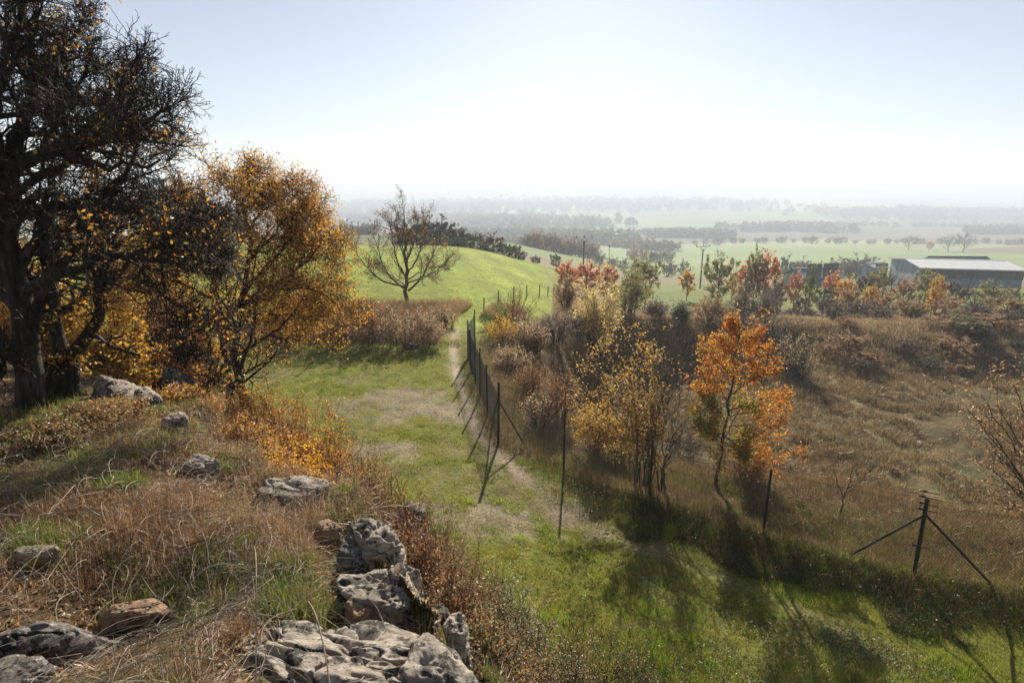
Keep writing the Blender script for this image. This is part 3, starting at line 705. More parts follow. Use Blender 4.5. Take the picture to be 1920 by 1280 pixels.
# ------------------------------------------------------------ trees with hand set limbs
def woody(name, label, cat, base, limbs, lv, leaf, mat=M_BARK, twigmat=M_TWIG, seed=1, group=None, S=(10, 6, 4, 3, 3), ground=True, groundr=.1):
    """limbs: list of (points, r0, r1); lv: spawn levels; leaf: list of (n,size,pal,spread,[filter])"""
    rng = np.random.default_rng(seed); base = np.array(base, float)
    t = thing(name, label, cat, tuple(base), group)
    L2_ = []
    for p, a, b in limbs:
        p = np.array(p, float); g = hz1(p[0][0], p[0][1])-.15
        if ground and np.hypot(*(p[0][:2]-base[:2])) < .7 and a >= groundr and p[0][2] > g: p = np.vstack([[p[0][0]+(p[0][0]-base[0])*.3, p[0][1], g], p])
        L2_.append((p, a, b))
    limbs = L2_
    K = 14; P = np.array([resample(p, K) for p, _, _ in limbs])-base
    P[:, 1:-1] += rng.normal(size=P[:, 1:-1].shape)*.015*np.linalg.norm(P[:, -1]-P[:, 0], axis=1)[:, None, None]*.5
    Rr = np.array([np.linspace(a, b, K) for _, a, b in limbs])
    flare = np.zeros_like(Rr)
    tr = [tubes(P, Rr, S[0])]
    cur = (P, Rr); last = None; tw = []
    for i, d in enumerate(lv):
        src = cur if not d.pop('all', False) else cur
        P2, R2 = spawn(cur[0], cur[1], rng=rng, **d)
        (tr if i == 0 else tw).append(tubes(P2, R2, S[min(i+1, len(S)-1)]))
        cur = (P2, R2)
    part('trunk', tr, mat, t, True)
    if tw: part('branches', tw, twigmat, t, True)
    ls = []; cs = []; o = 0; Vs = []
    for spec in leaf:
        n, size, pal, spread = spec[:4]; Pm = cur[0]
        if len(spec) > 4:
            k = spec[4](Pm.mean(1)+base, rng); Pm = Pm[k]
        if not len(Pm): continue
        V, F, c = leaves(Pm, rng, n, size, pal, spread); Vs.append(V); ls.append(F+o); cs.append(c); o += len(V)
    if Vs: mesh_obj('foliage', np.concatenate(Vs), np.concatenate(ls), M_LEAF, t, np.concatenate(cs))
    return t
def L(pts, y, r0, r1):
    """limb through image points at forward distances y (number or list)"""
    ys = [y]*len(pts) if np.isscalar(y) else y
    return (np.array([PD(a, b, c) for (a, b), c in zip(pts, ys)]), r0, r1)
def toface(p, k): return None
M_DTWIG = noise_mat('dark_twig', (.014, .011, .009), (.05, .042, .034), 20, bump=0, rough=.8)
# first oak
ya = 6.9
limbs = [
 L([(62, 815), (58, 720), (46, 620), (34, 540), (20, 460), (8, 380), (18, 300)], ya, .165, .085),
 L([(20, 310), (90, 287), (145, 262), (200, 218), (228, 170), (262, 128)], [6.9, 6.8, 6.6, 6.5, 6.4, 6.3], .085, .018),
 L([(130, 268), (180, 262), (235, 262), (265, 232), (320, 205)], [6.6, 6.4, 6.2, 6.1, 6.0], .05, .012),
 L([(10, 330), (30, 240), (75, 150), (110, 90), (150, 60)], [6.9, 7.1, 7.2, 7.3, 7.4], .07, .012),
 L([(12, 350), (-20, 230), (10, 100), (40, 20), (60, -40)], [6.9, 6.5, 6.3, 6.1, 6], .08, .015),
 L([(36, 545), (90, 520), (150, 500), (230, 478), (290, 490), (370, 498)], [6.9, 6.8, 6.6, 6.4, 6.2, 6.0], .075, .014),
 L([(240, 482), (285, 462), (330, 458), (380, 470), (420, 500)], [6.4, 6.4, 6.5, 6.6, 6.7], .04, .01),
 L([(14, 420), (80, 380), (140, 390), (165, 366), (222, 363), (242, 310), (268, 250)], [6.9, 7.1, 7.3, 7.3, 7.3, 7.3, 7.3], .07, .012),
 L([(160, 368), (215, 392), (290, 398), (350, 420), (400, 430)], [7.3, 7.5, 7.6, 7.7, 7.8], .04, .01),
 L([(8, 400), (60, 330), (120, 310), (170, 300), (240, 320), (300, 300)], [6.9, 6.4, 6.1, 5.9, 5.7, 5.6], .055, .01),
 L([(20, 470), (-60, 400), (-150, 330), (-240, 260)], [6.9, 7, 7.2, 7.4], .08, .015),
 L([(12, 360), (-60, 260), (-130, 160), (-170, 40)], [6.9, 7.2, 7.4, 7.5], .07, .014),
 L([(15, 300), (60, 200), (60, 90), (30, -20), (20, -120)], [6.9, 7.0, 7.1, 7.1, 7.1], .07, .014),
 L([(250, 480), (290, 540), (340, 575), (390, 610), (400, 680)], [6.4, 6.3, 6.2, 6.2, 6.1], .02, .006),
 L([(30, 520), (70, 440), (120, 430), (200, 430), (260, 420), (320, 380)], [6.9, 7.4, 7.7, 7.8, 7.9, 8.0], .05, .01),
 L([(80, 290), (110, 210), (150, 160), (170, 100)], [6.8, 7.1, 7.3, 7.4], .04, .01)]
EN = lambda lim: (lambda c, rng: np.ones(len(c), bool))
woody('oak_tree', 'dark gnarled oak with dense bare twigs, leftmost and nearest of the big trees', 'tree', PD(62, 800, ya), limbs,
      [dict(n=13, t=(.22, 1), ang=(25, 60), L=(.25, .5), K=7, wig=.16, up=.04, rr=.55, rmin=.008),
       dict(n=9, t=(.15, 1), ang=(25, 60), L=(.35, .65), K=5, wig=.22, up=.03, rr=.55, rmin=.0045),
       dict(n=5, t=(.15, 1), ang=(30, 65), Labs=(.14, .36), K=5, wig=.3, up=.04, rr=.6, rmin=.0042, tip=.6),
       dict(n=3, t=(.2, 1), ang=(35, 70), Labs=(.05, .14), K=3, wig=.25, up=.05, rr=.8, rmin=.003, tip=.7)],
      [(3400, .055, OR, .05, lambda c, rng: fbm3(c[:, 0]*1.3, c[:, 1]*1.3, c[:, 2]*1.3, 2, 5) > .22)], seed=11, S=(12, 7, 5, 3, 3), twigmat=M_DTWIG)
# forked trunk
yb_ = 7.5
limbs = [
 L([(105, 780), (112, 730), (118, 680)], yb_, .165, .13),
 L([(116, 690), (108, 640), (98, 590), (84, 530), (80, 440), (95, 350)], [yb_, yb_, 7.5, 7.6, 7.7, 7.8], .12, .03),
 L([(120, 690), (142, 650), (176, 622), (190, 580), (188, 520), (190, 440), (210, 360)], [yb_, 7.5, 7.5, 7.5, 7.6, 7.8, 8.0], .11, .02),
 L([(190, 560), (230, 500), (280, 450), (300, 400)], [7.5, 7.8, 8.1, 8.4], .04, .01),
 L([(95, 580), (40, 500), (-20, 430), (-60, 330)], [7.6, 7.9, 8.2, 8.4], .05, .01),
 L([(188, 500), (240, 440), (330, 420), (380, 440)], [7.6, 8.2, 8.7, 9], .035, .01)]
woody('oak_tree', 'forked oak trunk with sparse golden leaves, just right of the leftmost big tree', 'tree', PD(105, 772, yb_), limbs,
      [dict(n=10, t=(.3, 1), ang=(25, 60), L=(.3, .55), K=6, wig=.16, up=.03, rr=.5, rmin=.007),
       dict(n=7, t=(.15, 1), ang=(25, 60), L=(.35, .65), K=5, wig=.2, up=.02, rr=.55, rmin=.004),
       dict(n=7, t=(.15, 1), ang=(30, 65), Labs=(.12, .32), K=4, wig=.25, up=.02, rr=.6, rmin=.003, tip=.6)],
      [(3800, .06, GOLD, .04, lambda c, rng: fbm3(c[:, 0]*1.1, c[:, 1]*1.1, c[:, 2]*1.1, 2, 8) > -.05)], seed=12, S=(12, 7, 4, 3), twigmat=M_DTWIG)
# golden leafed tree on the slope
yc = 13.6
bc = PD(440, 735, yc)
limbs = [
 L([(452, 740), (440, 690), (442, 640), (440, 590), (452, 545), (470, 480), (470, 420), (455, 370)], yc, .13, .025),
 L([(430, 725), (418, 670), (412, 610), (408, 560), (395, 500), (398, 440), (390, 390)], 13.9, .11, .02),
 L([(450, 570), (490, 545), (540, 520), (590, 480), (610, 440)], [yc, 13.4, 13.2, 13, 13], .05, .01),
 L([(448, 580), (500, 548), (560, 540), (610, 545), (640, 590)], [yc, 13.3, 13.0, 12.8, 12.7], .045, .008),
 L([(460, 500), (510, 440), (550, 400), (545, 350)], [yc, 13.7, 13.8, 13.9], .045, .008),
 L([(468, 430), (500, 380), (490, 345), (480, 325)], [yc, 14, 14.2, 14.3], .035, .007),
 L([(405, 520), (360, 460), (345, 420), (350, 370)], [13.9, 14, 14.2, 14.3], .045, .008),
 L([(400, 560), (340, 530), (290, 510), (260, 470)], [13.9, 14.3, 14.6, 14.8], .045, .008),
 L([(455, 530), (420, 470), (430, 400), (440, 350)], [yc, 13.2, 12.9, 12.8], .04, .008),
 L([(465, 470), (520, 470), (570, 430), (580, 390)], [yc, 14.2, 14.5, 14.6], .04, .008),
 L([(455, 545), (500, 590), (560, 590), (590, 570)], [yc, 13.9, 14.1, 14.3], .03, .007),
 L([(300, 505), (240, 520), (200, 560)], [14.6, 14.9, 15.2], .03, .007)]
edge_leaf = lambda c, rng: (fbm3(c[:, 0]*.9, c[:, 1]*.9, c[:, 2]*.9, 2, 15) + .35*sst(np.hypot(c[:, 0]-bc[0]+.1, (c[:, 2]-bc[2]-3)*.8), .6, 2.2)*1.5+.25*sst(c[:, 0], bc[0]-.8, bc[0]+1.6)+.25*rng.random(len(c)) > .0)
woody('maple_tree', 'golden leafed twin trunked tree on the slope right of the dark oaks', 'tree', bc, limbs,
      [dict(n=16, t=(.25, 1), ang=(30, 65), L=(.3, .5), K=6, wig=.15, up=.0, rr=.5, rmin=.007),
       dict(n=8, t=(.15, 1), ang=(25, 60), L=(.4, .7), K=5, wig=.2, up=.0, rr=.55, rmin=.0055),
       dict(n=7, t=(.15, 1), ang=(30, 65), Labs=(.2, .5), K=5, wig=.25, up=-.02, rr=.6, rmin=.0045, tip=.6)],
      [(24000, .062, OR, .10, edge_leaf), (22000, .062, GOLD, .10, edge_leaf), (4000, .06, OR, .08)], seed=13, S=(10, 6, 4, 3), twigmat=M_DTWIG)
# fallen pale branch against it
q0, q1, q2 = PD(335, 640, 11.5), PD(380, 670, 11.8), PD(425, 685, 12.2)
V, F = tubes(resample([q0, q1, q2], 8)[None], np.linspace(.02, .045, 8)[None], 7)
tag(mesh_obj('fallen_branch', V, F, M_CANE, smooth=True), 'pale bare branch leaning between the dark stone and the twin trunks', 'branch')

# lone tree in the field
yf = hit(763, 573)[1]; bf = hit(763, 573)
def tp(px, py, dy=0): return PD(px, py, yf+dy)
limbs = [([tp(763, 575), tp(763, 540), tp(762, 500), tp(760, 450), tp(757, 410), tp(758, 388)], .17, .02),
 ([tp(765, 545), tp(785, 528), tp(800, 505), tp(812, 480), tp(818, 455)], .09, .015), ([tp(762, 542, 0), tp(735, 525, .3), tp(718, 495, .5), tp(708, 465, .6), tp(700, 440, .6)], .09, .015),
 ([tp(760, 538), tp(715, 528, -.5), tp(690, 505, -.8), tp(672, 480, -1), tp(662, 462, -1)], .08, .012), ([tp(762, 520), tp(740, 480, -.8), tp(735, 440, -1), tp(728, 405, -1)], .07, .012),
 ([tp(764, 515), tp(790, 470, .8), tp(795, 430, 1), tp(800, 405, 1.2)], .07, .012), ([tp(764, 530), tp(800, 520, -.8), tp(830, 500, -1), tp(848, 478, -1.2)], .06, .01),
 ([tp(762, 500), tp(750, 460, 1), tp(742, 420, 1.4), tp(745, 395, 1.5)], .055, .01), ([tp(762, 490), tp(778, 450, -1), tp(785, 415, -1.4)], .055, .01),
 ([tp(761, 535), tp(745, 525, 1.2), tp(725, 510, 1.8), tp(700, 500, 2)], .055, .01), ([tp(764, 525), tp(785, 512, 1.2), tp(815, 500, 2), tp(835, 495, 2.4)], .055, .01)]
woody('bare_tree', 'lone nearly bare tree standing at the near edge of the green field', 'tree', bf, limbs,
      [dict(n=13, t=(.3, 1), ang=(25, 55), L=(.25, .5), K=6, wig=.1, up=.06, rr=.45, rmin=.016), dict(n=8, t=(.15, 1), ang=(25, 55), L=(.4, .7), K=5, wig=.14, up=.04, rr=.5, rmin=.011),
       dict(n=3, t=(.2, 1), ang=(30, 60), Labs=(.2, .5), K=4, wig=.15, up=.02, rr=.6, rmin=.008, tip=.6)],
      [(900, .15, OR, .05, lambda c, rng: c[:, 2] > bf[2]+1.8)], mat=M_BARKG, twigmat=M_BARKG, seed=14, S=(8, 5, 3, 3))

# shrub tree on the fence line
ys = 16.6; bs = PD(1220, 872, ys); bs[2] = hz1(bs[0], bs[1])
limbs = []
rng = np.random.default_rng(5)
tops = [(1120, 640), (1150, 620), (1180, 600), (1205, 592), (1235, 600), (1262, 615), (1290, 640), (1310, 700), (1320, 770), (1310, 820), (1100, 700), (1140, 690), (1170, 660), (1200, 650), (1250, 660), (1280, 690), (1300, 740), (1230, 640), (1110, 760), (1150, 760), (1185, 720)]
for i, (a, b) in enumerate(tops):
    dy = rng.uniform(-1.0, 1.2); a = 1220+(a-1220)*1.18; s0 = 1220+rng.uniform(-26, 26)
    limbs.append(L([(s0, 880), (s0+(a-s0)*.3, 880+(b-880)*.42), (s0+(a-s0)*.68, 880+(b-840)*.74), (a, b+48)], [ys+rng.uniform(-.25, .25), ys+dy*.4, ys+dy*.8, ys+dy], .024, .006))
woody('hazel_bush', 'tall many stemmed bush, golden leaved on its left half, beside the red maple', 'bush', bs, limbs,
      [dict(n=9, t=(.25, 1), ang=(18, 45), L=(.2, .42), K=6, wig=.12, up=.05, rr=.5, rmin=.006), dict(n=6, t=(.2, 1), ang=(20, 50), L=(.4, .7), K=5, wig=.15, up=.05, rr=.55, rmin=.004),
       dict(n=4, t=(.2, 1), ang=(25, 55), Labs=(.15, .35), K=3, wig=.2, up=.03, rr=.6, rmin=.003)],
      [(4600, .075, [(3, (.50, .34, .12)), (2, (.42, .26, .08)), (2, (.6, .42, .16)), (1, (.28, .2, .06))], .06, lambda c, rng: (c[:, 0] < bs[0]+.25)), (2000, .075, GOLD, .06, lambda c, rng: (c[:, 0] < bs[0]+.1)), (700, .07, TAN, .06)], mat=M_BARKG, seed=15, S=(7, 5, 3, 3), groundr=.01)
# red maple
ym = 16.9; bm_ = PD(1346, 884, ym); bm_[2] = min(bm_[2], hz1(bm_[0], bm_[1]))
limbs = [L([(1345, 892), (1352, 840), (1366, 780), (1375, 700), (1380, 640), (1383, 598)], ym, .06, .012)]
for a0, b0, a1, b1 in [(1352, 830, 1440, 850), (1355, 820, 1300, 780), (1360, 800, 1460, 800), (1362, 790, 1310, 730), (1366, 770, 1470, 740), (1368, 760, 1320, 690), (1370, 740, 1455, 690), (1374, 710, 1325, 660), (1375, 700, 1440, 655), (1378, 670, 1345, 630), (1379, 650, 1420, 625), (1380, 630, 1372, 600), (1354, 835, 1480, 850), (1364, 780, 1480, 770), (1358, 815, 1420, 870), (1356, 825, 1320, 800)]:
    dy = rng.uniform(-1, 1)
    limbs.append(L([(a0, b0), ((a0*1.2+a1*.8)/2, b0*.55+b1*.45-4), (a1, b1)], [ym, ym+dy*.5, ym+dy], .022, .005))
woody('maple_tree', 'young maple in flaming orange red leaf behind the fence', 'tree', bm_, limbs,
      [dict(n=9, t=(.15, 1), ang=(30, 60), L=(.22, .45), K=5, wig=.16, up=.08, rr=.5, rmin=.005), dict(n=6, t=(.2, 1), ang=(25, 55), L=(.4, .7), K=4, wig=.15, up=.04, rr=.55, rmin=.0035)],
      [(13500, .085, RED, .10), (5500, .085, GREEN, .10, lambda c, rng: (c[:, 2] < bm_[2]+2.9) & (c[:, 0] < bm_[0]+1.0))], mat=M_BARKG, seed=16, S=(8, 5, 4, 3), groundr=.05)
# bare sapling
q = hit(1572, 972); q2 = q
def sp(px, py, dy=0): return PD(px, py, q[1]+dy)
limbs = [([sp(1572, 975), sp(1580, 945), sp(1588, 915), sp(1600, 875)], .022, .006), ([sp(1588, 915), sp(1610, 905, -.3), sp(1632, 880, -.4)], .013, .004), ([sp(1582, 935), sp(1570, 905, .3), sp(1562, 875, .5)], .012, .004)]
woody('bare_sapling', 'small bare sapling in the dry grass between the fence posts at right', 'sapling', q, limbs,
      [dict(n=9, t=(.3, 1), ang=(25, 55), L=(.3, .6), K=5, wig=.12, up=.05, rr=.5, rmin=.005), dict(n=5, t=(.2, 1), ang=(25, 55), L=(.4, .7), K=4, wig=.15, up=.03, rr=.6, rmin=.004)], [], seed=17, S=(6, 4, 3))
# pale leaved shrub at the right edge
yr = 12.6; br = PD(1985, 1010, yr); br[2] = hz1(br[0], br[1])
limbs = []
for a, b in [(1815, 770), (1840, 740), (1850, 820), (1870, 760), (1900, 720), (1925, 735), (1830, 860), (1860, 880), (1880, 930), (1950, 720), (2000, 700), (1900, 820), (1840, 800), (1930, 800), (2050, 760)]:
    dy = rng.uniform(-.8, .8); limbs.append(L([(1985, 1020), (1985+(a-1985)*.3, 1020+(b-1020)*.4), (1985+(a-1985)*.7, 1020+(b-1020)*.78), (a, b)], [yr, yr+dy*.4, yr+dy*.8, yr+dy], .03, .006))
woody('beech_bush', 'pale brown leaved bush cut off by the right edge of the view', 'bush', br, limbs,
      [dict(n=7, t=(.3, 1), ang=(18, 45), L=(.25, .5), K=5, wig=.12, up=.06, rr=.5, rmin=.005), dict(n=5, t=(.2, 1), ang=(20, 50), L=(.4, .7), K=4, wig=.15, up=.05, rr=.6, rmin=.0035)],
      [(2600, .075, [(3, (.36, .24, .12)), (2, (.24, .15, .08))], .04), (1200, .075, RUST, .04)], mat=M_TWIG, seed=18, S=(6, 4, 3))
# ------------------------------------------------------------ generic shrubs
def shrub(name, label, cat, base, H, Rr, nst, lv, leaf, seed, group=None, mat=M_TWIG, S=(4, 3, 3), r0=.015, splay=.8, lean=(0, 0), pw=.6, mound=0.):
    rng = np.random.default_rng(seed); base = np.array(base, float)
    t = thing(name, label, cat, tuple(base), group)
    a = rng.uniform(0, 2*math.pi, nst); rr = Rr*rng.random(nst)**pw; k = rng.uniform(.55, 1, nst)
    hh = H*k*np.sqrt(np.clip(1-(rr/Rr*.85)**2, .1, 1)); b = rr*(1-splay)
    K = 6; tt = np.linspace(0, 1, K)[None, :]
    rad = b[:, None]+(rr-b)[:, None]*tt**1.3
    P = np.stack([np.cos(a)[:, None]*rad+lean[0]*H*tt**1.5, np.sin(a)[:, None]*rad+lean[1]*H*tt**1.5, hh[:, None]*tt], 2)
    if mound: gx, gy = P[:, 0, 0]+base[0], P[:, 0, 1]+base[1]; P[:, :, 2] += (height(gx, gy)-base[2])[:, None]*(1-tt*.3)
    P[:, 1:] += rng.normal(size=P[:, 1:].shape)*H*.03
    P[:, 0, 2] -= .05
    R0 = r0*np.linspace(1, .35, K)[None, :]*rng.uniform(.6, 1.1, nst)[:, None]
    tw = [tubes(P, R0, S[0])]; cur = (P, R0)
    for i, d in enumerate(lv):
        cur = spawn(cur[0], cur[1], rng=rng, **d); tw.append(tubes(cur[0], cur[1], S[min(i+1, len(S)-1)]))
    part('stems', tw, mat, t, True)
    Vs, ls, cs, o = [], [], [], 0
    for n, size, pal, spread in leaf:
        V, F, c = leaves(cur[0], rng, n, size, pal, spread); Vs.append(V); ls.append(F+o); cs.append(c); o += len(V)
    if Vs: mesh_obj('foliage', np.concatenate(Vs), np.concatenate(ls), M_LEAF, t, np.concatenate(cs))
    return t
LV2 = lambda n1=6, n2=4, a=.25, b=.5, rm=.004: [dict(n=n1, t=(.2, 1), ang=(20, 50), L=(.25, .5), K=4, wig=.18, up=.06, rr=.6, rmin=rm), dict(n=n2, t=(.2, 1), ang=(25, 60), L=(.35, .7), K=3, wig=.2, up=.04, rr=.65, rmin=rm*.75)]
def G(px, py): return hit(px, py)
def sz(px0, px1, q): return abs(px1-px0)/FPX*math.hypot(q[1], CAMZ-q[2])*.5
def topz(px, py, q): return max(.2, PD(px, py, q[1])[2]-q[2])
def bush(px, pyb, pyt, pxw, label, leafn, size, pal, seed, name='bush', cat='bush', nst=22, n1=6, n2=4, mat=M_TWIG, spread=None, y=None, r0=.015, splay=.8, pal2=None, rm=.004, group=None):
    q = hit(px, pyb)
    if y: q = PD(px, pyb, y); q[2] = hz1(q[0], q[1])
    H = topz(px, pyt, q); Rr = pxw/FPX*math.hypot(q[1], CAMZ-q[2])*.5
    lf = [(leafn, size, pal, spread or size*.7)]+([(leafn//2, size, pal2, spread or size*.7)] if pal2 else [])
    return shrub(name, label, cat, q, H, Rr, nst, LV2(n1, n2, rm=rm), lf, seed, mat=mat, r0=r0, splay=splay, group=group)
# shaded golden undergrowth behind the oaks, left
for i, (px, y, pyt, w_, pal, lab) in enumerate([
    (10, 12, 540, 170, GOLD, 'golden leaved shrub behind the leftmost oak trunk'),
    (120, 13, 470, 190, GOLD, 'golden leaved shrub seen between the two dark oak trunks'),
    (215, 12, 560, 170, GOLD, 'golden brown shrub right of the forked oak trunk'),
    (290, 13.5, 520, 170, RUST, 'rusty shrub in shade behind the dark standing stone'),
    (360, 17, 540, 150, GOLD, 'gold flecked shrub in shade left of the twin trunks'),
    (60, 17, 430, 240, OR, 'tall orange tree in shade far behind the leftmost oak'),
    (240, 18, 440, 220, OR, 'tall orange tree in shade behind the forked oak'),
    (340, 22, 470, 200, OLIVE, 'dull olive tree in shade behind the twin trunked maple')]):
    q = PD(px, 700, y); q[2] = hz1(q[0], q[1]); H = topz(px, pyt, q); Rr = w_/FPX*y*.5
    shrub('undergrowth_bush', lab, 'bush', q, H, Rr, 34, LV2(7, 5), [(9000, .085, pal, .07)], 100+i, mat=M_BARK, r0=.03)
# slope shrubs in front (orange, rust, golden)
q = G(545, 905)
for i, (px, y, pyt, w_, n, s_, pal, p2, lab, mt) in enumerate([
    (540, 6.3, 830, 110, 5200, .030, [(4, (.75, .42, .03)), (2, (.7, .3, .03)), (1, (.5, .4, .06))], None, 'low brilliant golden shrub just behind the pale flat topped boulder', M_REDTWIG),
    (470, 6.8, 800, 120, 3200, .032, RUST, GOLD, 'rusty and gold shrub left of the brilliant golden shrub', M_REDTWIG),
    (590, 8.6, 752, 120, 3800, .036, OR, None, 'orange leaved shrub on the slope beside the meadow edge', M_REDTWIG),
    (500, 8.8, 745, 130, 3400, .036, RUST, OR, 'mixed orange shrub below the twin trunked maple', M_REDTWIG),
    (420, 8.4, 760, 120, 3000, .036, RUST, GOLD, 'low rusty shrub uphill of the mixed orange shrub', M_REDTWIG),
    (350, 7.4, 800, 110, 2600, .033, RUST, GOLD, 'low brown shrub just below the pale rock slab', M_TWIG),
    (180, 6.0, 850, 150, 2600, .030, BRAM, RUST, 'low bramble patch in front of the forked oak', M_TWIG),
    (60, 5.4, 850, 150, 2400, .030, BRAM, None, 'low dark bramble patch in front of the leftmost oak', M_TWIG),
    (660, 7.3, 845, 110, 900, .03, RUST, None, 'bare reddish stems standing right of the golden shrub', M_REDTWIG),
    (720, 6.8, 895, 120, 800, .028, RUST, None, 'dense dark red stemmed brambles above the pointed boulder', M_REDTWIG),
    (650, 10.5, 790, 110, 1200, .035, RUST, OR, 'thin rust coloured shrub at the meadow edge on the slope', M_REDTWIG),
    (460, 11.0, 700, 110, 2000, .042, OR, GOLD, 'orange flecked shrub at the foot of the twin trunks', M_REDTWIG),
    (530, 12.5, 700, 90, 900, .04, RUST, OR, 'sparse rust shrub standing on the upper meadow edge', M_REDTWIG),
    (790, 8.2, 930, 130, 900, .03, BRAM, None, 'reddish bramble thicket right of the pointed boulder', M_REDTWIG),
    (850, 7.0, 1000, 130, 1300, .03, BRAM, RUST, 'bramble clump with stray red leaves beside the blocky boulder', M_REDTWIG),
    (780, 4.6, 985, 110, 1100, .026, RUST, None, 'red stemmed bramble rising just beyond the outcrop brink', M_REDTWIG),
    (835, 3.9, 1070, 110, 1200, .024, BRAM, RUST, 'tangled bramble filling the drop beside the blocky boulder', M_REDTWIG),
    (905, 3.4, 1160, 110, 1200, .022, BRAM, None, 'tangled bramble filling the drop beside the bottom boulder', M_TWIG),
    (745, 5.4, 930, 100, 900, .028, RUST, None, 'bare red bramble stems behind the pointed boulder', M_REDTWIG),
    (930, 7.6, 1050, 120, 1600, .032, [(3, (.4, .42, .26)), (2, (.28, .28, .12)), (1, (.4, .22, .1))], None, 'pale leaved bramble mound at the meadow foot of the outcrop', M_TWIG),
    (1000, 6.8, 1120, 170, 1800, .03, [(2, (.4, .4, .25)), (3, (.26, .22, .1)), (1, (.4, .22, .1))], None, 'low grey green bramble mound at the bottom centre', M_TWIG),
    (920, 5.6, 1160, 150, 1400, .028, BRAM, None, 'dark twiggy bramble directly right of the large folded boulder', M_REDTWIG),
    (1110, 7.0, 1160, 160, 1500, .03, BRAM, None, 'brown bramble patch at the bottom edge right of centre', M_TWIG),
    (1230, 7.2, 1190, 160, 1200, .03, BRAM, None, 'brown weedy patch at the bottom edge beneath the green tufts', M_TWIG)]):
    q = PD(px, 700, y); q[2] = hz1(q[0], q[1]); H = max(.25, min(2.1, topz(px, pyt, q))); Rr = w_/FPX*math.hypot(y, CAMZ-q[2])*.55
    if px >= 900: H = max(H, .55); Rr *= 1.2; n = int(n*1.5)
    if mt is M_REDTWIG: n = int(n*1.3)
    shrub('wild_shrub', lab, 'shrub', q, H, Rr, 75, LV2(6, 4, rm=.0028), [(int(n*1.7), s_*1.15, pal, .03)]+([(n, s_*1.1, p2, .03)] if p2 else []), 200+i, mat=mt, r0=.006, splay=.55, mound=1)
# brown thicket between meadow and field
for i, (px, pyb, pyt, w_, pal, n, lab) in enumerate([
    (470, 640, 545, 80, GOLD, 900, 'thin golden shrub at the left end of the brown thicket'), (520, 640, 560, 110, RUST, 2200, 'dark rust bush in the brown thicket, second from its left end'),
    (585, 645, 555, 120, OR, 2200, 'brown bush with gold leaves left of the middle of the thicket'), (640, 648, 572, 110, RUST, 2000, 'dusky rust bush in the middle of the brown thicket'),
    (695, 648, 565, 110, RUST, 2400, 'reddish brown bush just left of the lone field tree trunk'), (745, 650, 575, 100, TAN, 2200, 'dry tan bush directly in front of the lone field tree'),
    (795, 648, 580, 90, TAN, 2600, 'pale dry bush right of the lone field tree trunk'), (560, 628, 540, 90, GREY, 1500, 'grey twiggy bush behind the brown thicket at left'),
    (835, 612, 572, 60, TAN, 1500, 'small dry bush where the path bends out of sight'), (660, 620, 556, 100, GREY, 1700, 'grey twiggy bush behind the middle of the thicket')]):
    bush(px, pyb, pyt, w_, lab, n, .10, pal, 300+i, nst=40, n1=7, n2=4, name='thicket_bush', splay=.5, rm=.006, mat=M_REDTWIG if i % 3 == 0 else M_TWIG)
for i, (px, pyb, pyt, lab) in enumerate([(485, 618, 560, 'small dark leaning tree at the left end of the meadow'), (526, 622, 560, 'thin straight dark sapling beside the left end of the thicket')]):
    q = hit(px, pyb); H = topz(px, pyt, q)
    shrub('young_tree', lab, 'tree', q, H, .5, 3, LV2(8, 4, rm=.006), [(500, .09, GOLD, .06)], 340+i, mat=M_BARK, r0=.05, splay=.7)
# strip between fence and pit
for i, (px, pyb, pyt, w_, pal, n, s_, nst, mt, lab) in enumerate([
    (925, 618, 565, 60, GREEN, 900, .10, 24, M_TWIG, 'yellow green bush at the fence corner'),
    (945, 640, 585, 75, GOLD, 1700, .10, 26, M_TWIG, 'golden yellow bush inside the fence corner'),
    (965, 610, 530, 110, RUST, 900, .09, 40, M_REDTWIG, 'tall bare twiggy shrub above the golden bush inside the fence'),
    (985, 655, 590, 90, TAN, 2600, .10, 40, M_TWIG, 'pinkish tan bush on the pit rim below the twiggy shrub'),
    (960, 690, 645, 80, TAN, 1800, .09, 40, M_TWIG, 'dry tan scrub between the fence and the earth cliff'),
    (995, 735, 672, 70, RUST, 1200, .08, 36, M_REDTWIG, 'reddish scrub hanging over the earth cliff'),
    (1045, 790, 690, 90, RUST, 1300, .08, 40, M_REDTWIG, 'wine red twiggy bush behind the second braced fence post'),
    (1012, 800, 735, 80, TAN, 1400, .08, 40, M_TWIG, 'dry straw coloured scrub by the fence foot'),
    (1115, 850, 740, 85, GOLD, 2600, .085, 26, M_TWIG, 'low bright golden bush behind the fence left of the tall hazel'),
    (1165, 862, 780, 80, GOLD, 900, .08, 30, M_TWIG, 'sparse yellow bush at the foot of the tall hazel'),
    (1285, 872, 800, 80, GREY, 500, .07, 40, M_TWIG, 'grey bare twig bush between the hazel and the red maple'),
    (1400, 900, 850, 80, RUST, 1300, .08, 30, M_REDTWIG, 'low rust bush at the foot of the red maple')]):
    bush(px, pyb, pyt, w_, lab, n, s_, pal, 400+i, nst=nst, n1=6, n2=4, mat=mt, rm=.005, splay=.6)
